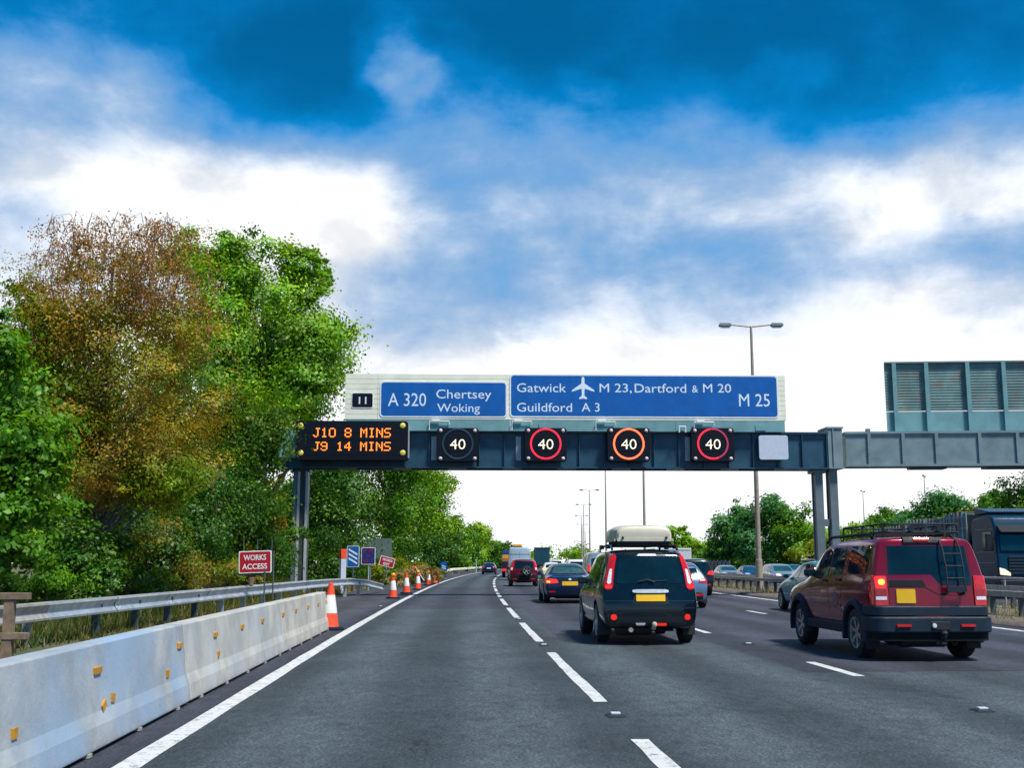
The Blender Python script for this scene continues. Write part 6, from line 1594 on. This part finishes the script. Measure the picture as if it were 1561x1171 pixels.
    for s_ in (-1, 1): b = MB(); b.bx(s_ * 1.0 - .22, s_ * 1.0 + .22, -.05, -.003, .7, .98); b.build('rear_lamp', M['lamplit'], root)
lorries()
# ------------------------------------------------------------------ trees and plants
def leaf_mesh(name, pos, nrm, size, cols, rng, aspect=.62):
    n = len(pos)
    nrm = nrm / (np.linalg.norm(nrm, axis=1, keepdims=True) + 1e-9)
    t = rng.normal(size=(n, 3)); t -= nrm * np.sum(t * nrm, 1, keepdims=True); t /= np.linalg.norm(t, axis=1, keepdims=True) + 1e-9
    b = np.cross(nrm, t)
    L = (size * rng.uniform(.65, 1.35, n))[:, None] * .5; Wd = L * aspect
    v = np.empty((n, 4, 3)); bend = nrm * L * .25
    v[:, 0] = pos - t * L - bend; v[:, 1] = pos + b * Wd - t * L * .15; v[:, 2] = pos + t * L - bend; v[:, 3] = pos - b * Wd - t * L * .15
    me = bpy.data.meshes.new(name)
    me.vertices.add(4 * n); me.vertices.foreach_set('co', v.reshape(-1).astype(np.float32))
    me.loops.add(4 * n); me.loops.foreach_set('vertex_index', np.arange(4 * n, dtype=np.int32))
    me.polygons.add(n); me.polygons.foreach_set('loop_start', np.arange(0, 4 * n, 4, dtype=np.int32))
    a = me.attributes.new('leafcol', 'FLOAT_COLOR', 'FACE')
    c4_ = np.ones((n, 4), np.float32); c4_[:, :3] = np.clip(cols, 0, 1); a.data.foreach_set('color', c4_.reshape(-1))
    me.update(calc_edges=True)
    return me
def PB(px, py, Y, rpx, rpy, ry=None, w=1.0):
    p = at(px, py, Y); rx = rpx * Y / FPX; rz = rpy * Y / FPX * 1.02
    return (p.x, p.y, p.z, rx, ry if ry else rx, rz, w)
def crown_pts(rng, blobs, nleaf, clump_r, per, fill=.5, lump=.22, lobed=True):
    B0 = np.array(blobs)
    if lobed:
        L = []
        for b in B0:
            n = int(rng.integers(11, 16))
            d = rng.normal(size=(n, 3)); d /= np.linalg.norm(d, axis=1, keepdims=True); d[:, 2] = d[:, 2] * .9 + .08
            r = rng.uniform(.58, 1.02, n)[:, None]
            c = b[:3] + d * r * b[3:6]
            sz = rng.uniform(.30, .52, n)
            for q, k in zip(c, sz): L.append((q[0], q[1], q[2], b[3] * k * 1.08, b[4] * k * 1.08, b[5] * k * .82, b[6]))
            L.append((b[0], b[1], b[2], b[3] * .62, b[4] * .62, b[5] * .62, b[6] * .5))
        B = np.array(L); fl = .34
    else: B = B0; fl = fill
    vol = (B[:, 3] * B[:, 4] * B[:, 5]) ** .70 * B[:, 6]; pr = vol / vol.sum()
    nc = max(8, nleaf // per); k = rng.choice(len(B), nc, p=pr)
    d = rng.normal(size=(nc, 3)); d[:, 2] += .25; d /= np.linalg.norm(d, axis=1, keepdims=True)
    r = rng.uniform(0, 1, nc) ** fl
    ph = rng.uniform(0, 6.28, (len(B), 3))
    wob = 1 + lump * (np.sin(d[:, 0] * 4.3 + ph[k, 0]) * np.sin(d[:, 1] * 3.7 + ph[k, 1]) + .6 * np.sin(d[:, 2] * 6.1 + ph[k, 2] + d[:, 0] * 3))
    cc = B[k, :3] + d * (r * wob)[:, None] * B[k, 3:6]
    reps = rng.poisson(per, nc); idx = np.repeat(np.arange(nc), reps)
    cr = np.minimum(clump_r, .55 * np.min(B[k, 3:6], axis=1)) if lobed else np.full(nc, clump_r)
    off = rng.normal(size=(len(idx), 3)) * np.array([1, 1, .66]) * (cr * rng.uniform(.6, 1.3, nc))[idx][:, None]
    pos = cc[idx] + off
    out = pos - B[k][idx, :3]; out /= np.linalg.norm(out, axis=1, keepdims=True) + 1e-9
    cn = rng.normal(size=(nc, 3)) * .3 + d * .8
    nrm = rng.normal(size=pos.shape) * .38 + out * .6 + cn[idx] + np.array([0, 0, .45])
    return cc, pos, nrm, idx
def palette(rng, idx, nc, pal, var=.3, hv=None):
    P = np.array([p[:3] for p in pal]); w = np.array([p[3] for p in pal]); w = w / w.sum()
    a = P[rng.choice(len(P), nc, p=w)]; b = P[rng.choice(len(P), len(idx), p=w)]
    m = (a[idx] * .78 + b * .22) * (rng.uniform(1 - var, 1 + var, nc)[idx])[:, None] * rng.uniform(.86, 1.14, len(idx))[:, None]
    return m
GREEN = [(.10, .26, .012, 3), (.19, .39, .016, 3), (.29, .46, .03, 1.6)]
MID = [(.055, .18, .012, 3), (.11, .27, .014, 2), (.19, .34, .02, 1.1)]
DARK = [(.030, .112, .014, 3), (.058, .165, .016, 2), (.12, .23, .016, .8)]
YEL = [(.20, .27, .012, 3), (.13, .24, .012, 3), (.32, .30, .02, 1)]
BROWN = [(.32, .165, .020, 2.4), (.37, .25, .025, 2.6), (.29, .27, .02, 3.2), (.18, .23, .015, 1.8)]
BROWN2 = [(.22, .20, .02, 2), (.13, .20, .015, 3), (.32, .17, .025, .8)]
AUT = [(.07, .17, .012, 4), (.13, .22, .015, 1.6), (.46, .25, .02, .35), (.04, .12, .010, 3)]
TEALG = [(.035, .16, .05, 3), (.07, .24, .06, 2), (.14, .33, .04, 1.2)]
LIME = [(.20, .39, .015, 3), (.14, .31, .014, 2), (.30, .44, .02, 1)]
def limbs(mb, rng, base, top, r0, targets, bend=.5):
    base = Vector(base); top = Vector(top); n = 7; pts = []; rad = []
    sway = Vector((rng.uniform(-.3, .3), rng.uniform(-.3, .3), 0))
    for i in range(n + 1):
        t = i / n; pts.append(base.lerp(top, t) + sway * math.sin(t * 3.1)); rad.append(r0 * (1.15 - .85 * t) + (r0 * .35 if i == 0 else 0))
    mb.tube(pts, rad, 9)
    for tg in targets:
        tg = Vector(tg); t = min(.92, max(.18, (tg.z - base.z) / max(.5, (top.z - base.z)) * rng.uniform(.45, .8)))
        i = min(n - 1, int(t * n)); s = pts[i].lerp(pts[i + 1], t * n - i); m1 = s.lerp(tg, .4) + Vector((0, 0, bend * (tg - s).length * .15)); m2 = s.lerp(tg, .75) + Vector((0, 0, bend * (tg - s).length * .12))
        rr = rad[i] * .45; mb.tube([s, m1, m2, tg], [rr, rr * .65, rr * .38, rr * .12], 6, caps=False)
def tree(name, label, blobs, nleaf, size, pal, seed, clump=.5, per=55, group=None, trunk_r=.2, bark='bark', foot=None, cat='tree', nlimb=14, fill=.5, top=None, leafm='leaf', var=.3, lump=.22, lobed=True):
    rng = np.random.default_rng(seed); pr = random.Random(seed)
    big = max(blobs, key=lambda b: b[3] * b[5]); bx, by = foot if foot else (big[0], big[1])
    root = thing(name, label, cat, (bx, by, 0), 0, group)
    cc, pos, nrm, idx = crown_pts(rng, blobs, nleaf, clump, per, fill, lump, lobed)
    o3 = np.array([bx, by, 0]); keep = pos[:, 2] > .03
    pos, nrm, idx = pos[keep], nrm[keep], idx[keep]
    cols = palette(rng, idx, len(cc), pal, var)
    me = leaf_mesh('crown' if cat == 'tree' else 'foliage', pos - o3, nrm, size, cols, rng); me.materials.append(M[leafm])
    c = bpy.data.objects.new(me.name, me); COL.objects.link(c); c.parent = root
    tz = top or max(b[2] + b[5] * .6 for b in blobs)
    mb = MB(); tg = [tuple(cc[i] - o3) for i in rng.choice(len(cc), min(nlimb, len(cc)), replace=False)]
    limbs(mb, pr, (0, 0, -.1), ((big[0] - bx) * .6, (big[1] - by) * .6, tz), trunk_r, tg)
    mb.build('trunk' if cat == 'tree' else 'stem', M[bark], root, smooth=60)
    return root
def left_trees():
    tree('broadleaf_tree', 'bright green big leaved tree cut by the left edge above the timber rail', [PB(-25, 510, 21.5, 45, 65), PB(-20, 600, 21.5, 62, 80), PB(-5, 690, 21.5, 85, 75), PB(-5, 790, 21.5, 85, 75), PB(5, 855, 21.5, 66, 50)],
         26000, .125, MID + GREEN[:1], 11, .26, 60, trunk_r=.12, foot=(xat(-30, 21.5), 21.5), top=3.0)
    b = tree('birch_tree', 'tall rusty brown half bare birch at the left, taller than its neighbours', [PB(160, 575, 27, 105, 115, w=1.1), PB(115, 450, 27, 80, 65, w=.42), PB(205, 440, 27, 75, 75, w=.38), PB(150, 390, 27, 60, 35, w=.15), PB(265, 560, 27, 55, 110), PB(275, 670, 27, 75, 75), PB(170, 690, 27, 105, 70), PB(160, 750, 26.6, 85, 42), PB(95, 560, 27, 70, 110)],
             62000, .072, BROWN + YEL[:1], 12, .26, 80, trunk_r=.10, bark='barkgrey', foot=(xat(148, 27), 27), nlimb=34, fill=.6, top=zat(400, 27), leafm='dryleaf', lump=.3, var=.34)
    # drooping bare twigs of the birch top
    rng = random.Random(21); mb = MB(); f = b.location; lp = []
    for i in range(440):
        px = rng.choice((rng.gauss(100, 30), rng.gauss(195, 35), rng.gauss(255, 18), rng.uniform(20, 320))); py = rng.uniform(350, 480) if px < 300 else rng.uniform(420, 560)
        if px < 60: py += 70
        s = at(px, py, 27 + rng.uniform(-1.3, 1.3)) - f; dx = rng.uniform(-.7, .7); dy = rng.uniform(-.5, .5); up = rng.uniform(.15, .55); dn = rng.uniform(.3, 1.0)
        j_ = lambda: Vector((rng.gauss(0, .06), rng.gauss(0, .06), rng.gauss(0, .05)))
        pts = [s, s + Vector((dx * .35, dy * .35, up)) + j_(), s + Vector((dx * .7, dy * .7, up * .8)) + j_(), s + Vector((dx * .95, dy * .95, up - dn * .55)) + j_(), s + Vector((dx, dy, up - dn)) + j_()]
        mb.tube(pts, [.010, .008, .006, .0045, .003], 3, caps=False)
        for k in range(11):
            q = pts[1 + k % 4] if k % 4 else pts[3].lerp(pts[4], rng.random()); q = pts[2 + (k % 2)].lerp(pts[3 + (k % 2)], rng.random()); lp.append(q + Vector((rng.gauss(0, .05), rng.gauss(0, .05), rng.gauss(0, .05))))
    mb.build('twigs', mat('red_brown_twig', (.15, .075, .05), .9), b, smooth=60)
    r2 = np.random.default_rng(5); lp = np.array([tuple(v) for v in lp]); lp = np.concatenate([lp, lp + r2.normal(size=lp.shape) * .10]); me = leaf_mesh('twig_leaves', lp, r2.normal(size=lp.shape), .068, np.array([.36, .19, .045]) * r2.uniform(.6, 1.4, (len(lp), 1)), r2); me.materials.append(M['dryleaf'])
    o = bpy.data.objects.new('twig_leaves', me); COL.objects.link(o); o.parent = b
    tree('broadleaf_tree', 'yellow green tree behind the left side of the brown birch', [PB(55, 520, 26.5, 42, 75), PB(80, 600, 26.5, 60, 80), PB(110, 660, 26.5, 55, 50), PB(250, 745, 26.5, 55, 50), PB(40, 450, 27, 30, 40)], 15000, .10, YEL, 13, .3, 45, trunk_r=.09, foot=(xat(60, 26.5), 26.8), top=3.6)
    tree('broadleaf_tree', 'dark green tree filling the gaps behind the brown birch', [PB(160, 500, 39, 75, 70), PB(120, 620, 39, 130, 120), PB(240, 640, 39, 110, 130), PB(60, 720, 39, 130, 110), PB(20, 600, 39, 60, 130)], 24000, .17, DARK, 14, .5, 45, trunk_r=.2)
    tree('poplar_tree', 'tallest bright green poplar rising behind the left end of the gantry', [PB(282, 400, 52, 38, 58), PB(330, 450, 52, 55, 80), PB(375, 405, 52, 40, 62), PB(425, 450, 52, 45, 75), PB(461, 415, 52, 32, 52), PB(490, 440, 52, 20, 50), PB(400, 530, 52, 105, 95, 3.2), PB(508, 515, 52, 42, 48), PB(465, 560, 52, 60, 60),
          PB(320, 570, 52, 80, 110, 3.2), PB(430, 640, 52, 75, 70, 3), PB(300, 690, 52, 110, 90, 3)], 108000, .175, GREEN, 15, .48, 110, trunk_r=.34, bark='barkgrey', foot=(xat(385, 52), 52), nlimb=34, var=.45, lump=.34, top=zat(440, 52))
    tree('maple_tree', 'shorter maple with orange tinged leaf tips, in front of the gantry leg', [PB(375, 690, 40, 60, 85), PB(330, 640, 40, 38, 55), PB(395, 770, 40, 45, 70), PB(350, 810, 40, 75, 70), PB(418, 702, 40, 20, 22), PB(452, 808, 39.5, 12, 26, .5), PB(395, 650, 40, 30, 40)], 28000, .12, AUT, 16, .30, 60, trunk_r=.12)
    tree('evergreen_tree', 'deep green leafy tree behind the gantry leg and message sign', [PB(500, 800, 64, 60, 100), PB(480, 740, 64, 50, 70), PB(510, 770, 68, 38, 90), PB(450, 800, 64, 50, 90)], 20000, .2, DARK, 17, .5, 45, trunk_r=.2)
    tree('broadleaf_tree', 'tree crown showing just under the message sign, behind the countdown signs', [PB(560, 700, 84, 75, 60), PB(600, 760, 84, 60, 80), PB(530, 760, 84, 60, 80), PB(600, 690, 84, 50, 50)], 22000, .24, MID, 18, .6, 45, trunk_r=.25)
    tree('broadleaf_tree', 'light green rounded tree edge against the white sky under the gantry', [PB(655, 720, 118, 34, 42), PB(640, 760, 118, 48, 70), PB(672, 760, 118, 24, 50), PB(620, 700, 118, 45, 45), PB(610, 800, 118, 60, 60), PB(665, 815, 118, 28, 40)], 24000, .30, LIME, 19, .7, 45, trunk_r=.3, bark='barkgrey')
    for i, (px, py, Y, a, b_, pal, lab) in enumerate(((690, 830, 165, 26, 34, MID, 'round bush like tree past the tall light green one'), (712, 835, 190, 20, 28, MID, 'small tree on the bend, second past the light green one'),
                      (730, 832, 215, 16, 30, LIME, 'pale small tree on the bend with a thin top'), (745, 840, 240, 15, 24, MID, 'low tree above the distant dark car'), (760, 846, 280, 12, 18, DARK, 'last small tree before the pale van'), (772, 845, 330, 14, 14, DARK, 'dark far tree seen over the works lorry'))):
        tree('broadleaf_tree', lab, [PB(px, py, Y, a, b_), PB(px - a * .3, py + b_ * .6, Y, a * 1.1, b_ * .7), PB(px + a * .15, py - b_ * .7, Y, a * .5, b_ * .55)], 6500, .42, pal, 30 + i, 1.0, 40, group='small trees on the far left bend', trunk_r=.2, nlimb=6)
    # shrubs along the verge; those under trees get DARK leaves as painted shade
    for i, (bl, n, s, pal, lab) in enumerate((
            ([PB(330, 790, 37, 70, 85), PB(280, 830, 36, 60, 60), PB(300, 740, 37, 50, 50)], 13000, .11, DARK, 'dark glossy shrub left of the works access sign'),
            ([PB(210, 800, 31, 75, 70), PB(160, 760, 31, 50, 50), PB(190, 860, 31, 80, 40)], 14000, .10, DARK, 'wide shrub under the brown birch, tree shade painted into its green'),
            ([PB(250, 850, 31, 50, 55), PB(290, 875, 33, 40, 28)], 8000, .075, BROWN2, 'yellowish brown shrub above the crash barrier under the birch'),
            ([PB(130, 850, 26, 65, 60), PB(90, 820, 26, 45, 45)], 10500, .10, DARK, 'leafy green shrub behind the crash barrier right of the timber rail'),
            ([PB(60, 885, 24, 50, 36), PB(120, 895, 25.5, 50, 28)], 8000, .085, MID, 'low bright shrub just behind the timber rail end'),
            ([PB(200, 890, 28.5, 60, 28), PB(255, 890, 31, 45, 24)], 7000, .07, AUT, 'low shrub with yellow leaves along the barrier top'),
            ([PB(390, 845, 42, 45, 46), PB(432, 855, 46, 22, 36)], 9000, .10, DARK, 'shrub directly behind the works access sign'),
            ([PB(330, 878, 36, 45, 24), PB(380, 880, 41, 34, 20)], 7000, .08, BROWN2, 'low yellow green scrub at the foot of the works access sign'),
            ([PB(492, 855, 60, 30, 44), PB(522, 862, 66, 28, 34), PB(545, 850, 72, 26, 40)], 11000, .14, DARK, 'ivy dark shrub between gantry leg and red topped post'),
            ([PB(560, 860, 80, 40, 30), PB(600, 850, 84, 40, 40)], 8000, .18, MID, 'bushes behind the electronic sign'),
            ([PB(640, 850, 108, 40, 34), PB(670, 850, 118, 34, 34)], 8000, .24, DARK, 'dark bushes above the dry bracken bank'),
            ([PB(610, 866, 82, 26, 14), PB(580, 872, 78, 26, 14)], 4500, .16, YEL, 'yellowed low scrub below the works exit sign'))):
        tree('shrub', lab, bl, n, s, pal, 50 + i, .22 + s, 45, cat='shrub', group='shrubs along the left verge', trunk_r=.05, nlimb=10)
    # darker trees filling in behind the first row
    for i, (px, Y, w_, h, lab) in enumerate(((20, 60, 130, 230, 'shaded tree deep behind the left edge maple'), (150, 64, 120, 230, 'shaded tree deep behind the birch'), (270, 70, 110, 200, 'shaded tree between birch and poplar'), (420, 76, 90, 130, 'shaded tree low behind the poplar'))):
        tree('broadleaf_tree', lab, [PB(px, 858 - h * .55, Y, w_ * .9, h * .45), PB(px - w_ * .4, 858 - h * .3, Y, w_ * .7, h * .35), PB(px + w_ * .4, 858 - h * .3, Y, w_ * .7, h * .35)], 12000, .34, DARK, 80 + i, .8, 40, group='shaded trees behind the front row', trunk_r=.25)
left_trees()
def right_trees():
    T = [([PB(1030, 828, 200, 26, 20), PB(1052, 838, 200, 24, 18), PB(1042, 812, 200, 12, 9)], 9000, .45, LIME, 'light green tree right of the cream roof box'),
         ([PB(1075, 836, 190, 26, 20), PB(1095, 842, 190, 22, 16)], 7000, .45, LIME, 'low lime tree between the white van and the dark group'),
         ([PB(1112, 815, 155, 26, 32), PB(1100, 840, 155, 26, 24), PB(1125, 790, 155, 16, 24)], 11000, .36, TEALG, 'dark bluish green tree, left of the lamp column on the right side'),
         ([PB(1160, 795, 150, 32, 34), PB(1150, 830, 150, 40, 34), PB(1180, 778, 150, 22, 20)], 14000, .36, TEALG, 'dark tree directly behind the tall lamp column'),
         ([PB(1208, 805, 148, 32, 34), PB(1220, 835, 148, 36, 30)], 12000, .36, MID, 'green tree between lamp column and the right gantry legs'),
         ([PB(1250, 845, 120, 36, 22), PB(1275, 855, 120, 26, 16)], 7000, .28, YEL, 'yellowish bush at the foot of the right gantry legs'),
         ([PB(1310, 825, 118, 34, 28), PB(1285, 840, 118, 26, 24)], 9000, .30, LIME, 'pale green tree just right of the gantry legs'),
         ([PB(1360, 800, 114, 30, 24), PB(1340, 830, 114, 40, 30)], 10000, .30, MID, 'mid green tree above the roof rack of the burgundy car'),
         ([PB(1432, 790, 108, 34, 36), PB(1400, 815, 108, 36, 30), PB(1440, 765, 108, 16, 16)], 12000, .28, TEALG, 'tree with a pointed top over the caged lorry load'),
         ([PB(1478, 795, 108, 28, 24), PB(1470, 825, 108, 36, 26)], 9000, .28, MID, 'low tree behind the lorry cab roof'),
         ([PB(1560, 760, 80, 38, 45), PB(1545, 810, 80, 40, 50), PB(1600, 780, 80, 50, 80)], 16000, .24, DARK, 'tall dark tree cut by the right edge above the lorry'),
         ([PB(1090, 850, 175, 40, 16), PB(1140, 848, 170, 45, 20), PB(1195, 848, 168, 45, 20)], 12000, .36, MID, 'low hedge line under the dark trees behind the oncoming cars'),
         ([PB(1240, 825, 165, 34, 26), PB(1262, 838, 160, 30, 22)], 9000, .36, LIME, 'light tree half hidden by the right gantry legs'),
         ([PB(1330, 838, 130, 50, 22), PB(1390, 835, 125, 50, 24), PB(1450, 832, 122, 50, 26)], 13000, .30, MID, 'hedge line behind the caged lorry load'),
         ([PB(1505, 800, 104, 26, 26), PB(1520, 770, 100, 20, 22)], 8000, .28, MID, 'tree between the low tree and the tall dark right edge tree'),
         ([PB(1680, 770, 80, 70, 80), PB(1720, 820, 80, 70, 60)], 8000, .3, MID, 'tree beyond the right edge of the view')]
    for i, (bl, n, s, pal, lab) in enumerate(T):
        tree('broadleaf_tree', lab, bl, n, s, pal, 120 + i, s * 2.2, 42, group='trees beyond the opposite carriageway', trunk_r=.22, nlimb=8)
    # noise fence glimpsed behind the oncoming cars
    a, b = at(1062, 858, 128), at(1112, 858, 112); root = thing('noise_fence', 'grey timber noise fence behind the leftmost oncoming cars', 'fence', (a.x, a.y, 0))
    d = Vector((b.x - a.x, b.y - a.y, 0)); n = 9
    mb = MB(); mb.add([(0, 0, 0), (d.x, d.y, 0), (d.x, d.y, 1.6), (0, 0, 1.6), (0, .1, 0), (d.x, d.y + .1, 0), (d.x, d.y + .1, 1.6), (0, .1, 1.6)], [(0, 1, 2, 3), (7, 6, 5, 4), (3, 2, 6, 7), (0, 4, 5, 1), (0, 3, 7, 4), (1, 5, 6, 2)]); mb.build('panel', mat('grey_boards', (.16, .14, .14), .8, var=.3, scale=3), root)
    for i in range(n + 1):
        q = d * (i / n); mb = MB(); mb.bx(q.x - .07, q.x + .07, q.y - .16, q.y - .02, 0, 1.7); mb.build('post', M['railpost'], root)
    # far wood and grass are uncountable
    rng = np.random.default_rng(77); bl = []
    pr = random.Random(6)
    for i in range(60):
        px = pr.uniform(770, 1060); Y = pr.uniform(430, 640); top = 846 - 8 * math.sin((px - 790) / 40) - pr.uniform(0, 8)
        h = 858 - top; bl.append(PB(px, 858 - h * .45, Y, pr.uniform(12, 20), h * .6))
    for i in range(40):
        Y = pr.uniform(330, 700); px = pr.choice((pr.uniform(-900, 700), pr.uniform(1080, 2400))); bl.append(PB(px, 842, Y, 40, 22))
    cc, pos, nrm, idx = crown_pts(rng, bl, 34000, 1.6, 40, lobed=False); keep = pos[:, 2] > .1
    pos, nrm, idx = pos[keep], nrm[keep], idx[keep]
    me = leaf_mesh('far_wood', pos, nrm, 1.3, palette(rng, idx, len(cc), MID + LIME, .3), rng); me.materials.append(M['leaf'])
    o = bpy.data.objects.new('far_wood', me); COL.objects.link(o); tag(o, 'far wood along the horizon', None, None, 'stuff')
right_trees()
def blades(name, pts, h, w, cols, seed, lean=.35):
    rng = np.random.default_rng(seed); n = len(pts); hh = h * rng.uniform(.5, 1.5, n)
    a = rng.uniform(0, 6.28, n); dx = np.stack([np.cos(a), np.sin(a), np.zeros(n)], 1); ln = rng.normal(size=(n, 3)) * lean * hh[:, None]; ln[:, 2] = hh
    v = np.empty((n, 4, 3)); v[:, 0] = pts - dx * w; v[:, 1] = pts + dx * w; v[:, 2] = pts + ln + dx * w * .25; v[:, 3] = pts + ln - dx * w * .25
    me = bpy.data.meshes.new(name); me.vertices.add(4 * n); me.vertices.foreach_set('co', v.reshape(-1).astype(np.float32)); me.loops.add(4 * n); me.loops.foreach_set('vertex_index', np.arange(4 * n, dtype=np.int32))
    me.polygons.add(n); me.polygons.foreach_set('loop_start', np.arange(0, 4 * n, 4, dtype=np.int32)); at_ = me.attributes.new('leafcol', 'FLOAT_COLOR', 'FACE')
    c = np.ones((n, 4), np.float32); c[:, :3] = cols; at_.data.foreach_set('color', c.reshape(-1)); me.update(calc_edges=True); me.materials.append(M['leaf'])
    o = bpy.data.objects.new(name, me); COL.objects.link(o); tag(o, None, None, None, 'stuff'); return o
def grasses():
    rng = np.random.default_rng(3)
    def field(n, d0, d1, o0, o1, pw=1.0, z=0.05):
        d = d0 + (d1 - d0) * rng.uniform(0, 1, n) ** pw; o = rng.uniform(o0, o1, n); X = -2.32 - .0535 * d + .00023 * d * d + o
        zz = np.where(o > -3.4, .01, np.minimum(.45, .02 + (-3.4 - o) * .07)) if z is None else np.full(n, z)
        return np.stack([X, d, zz], 1)
    P = field(34000, 10, 120, -9.5, -4.3, 1.5, None); pal = np.array([(.06, .12, .02), (.11, .13, .03), (.045, .10, .015), (.19, .15, .05)])
    blades('grass', P, .30, .012, pal[rng.choice(4, len(P))] * rng.uniform(.7, 1.3, (len(P), 1)), 1)
    P = field(9000, 50, 200, -5.2, -3.35, 1.3, None); pal = np.array([(.32, .21, .08), (.24, .17, .06), (.15, .15, .04)])
    blades('dry_grass', P, .22, .018, pal[rng.choice(3, len(P))] * rng.uniform(.7, 1.3, (len(P), 1)), 2)
    P = field(9000, 20, 56, -5.0, -3.5, 1.0, None); blades('verge_weeds', P, .10, .012, np.array([(.22, .16, .06), (.10, .12, .03)])[rng.choice(2, len(P))] * rng.uniform(.7, 1.3, (len(P), 1)), 3)
    P = field(6000, 20, 120, 15.4, 19.4, 1.3, .1); blades('reservation_weeds', P, .16, .012, np.array([(.30, .24, .06), (.16, .16, .05), (.22, .18, .10)])[rng.choice(3, len(P))] * rng.uniform(.7, 1.3, (len(P), 1)), 4)
    # bank of dry bracken behind the cones
    r2 = np.random.default_rng(9); bl = [PB(632, 876, 76, 34, 14, 5), PB(612, 884, 70, 26, 8, 4), PB(655, 882, 90, 20, 7, 4), PB(640, 868, 84, 18, 9, 3)]
    cc, pos, nrm, idx = crown_pts(r2, bl, 15000, .28, 40, .4); keep = pos[:, 2] > .02; pos, nrm, idx = pos[keep], nrm[keep], idx[keep]
    me = leaf_mesh('dry_bracken', pos, nrm, .16, palette(r2, idx, len(cc), [(.34, .20, .07, 2), (.26, .13, .05, 1.5), (.16, .20, .03, 3), (.10, .17, .02, 2), (.40, .30, .14, .8)], .3), r2, .4); me.materials.append(M['dryleaf'])
    o = bpy.data.objects.new('dry_bracken', me); COL.objects.link(o); tag(o, None, None, None, 'stuff')
    P = field(5000, 30, 42, -6.9, -4.9, 1.0, None); pass
grasses()
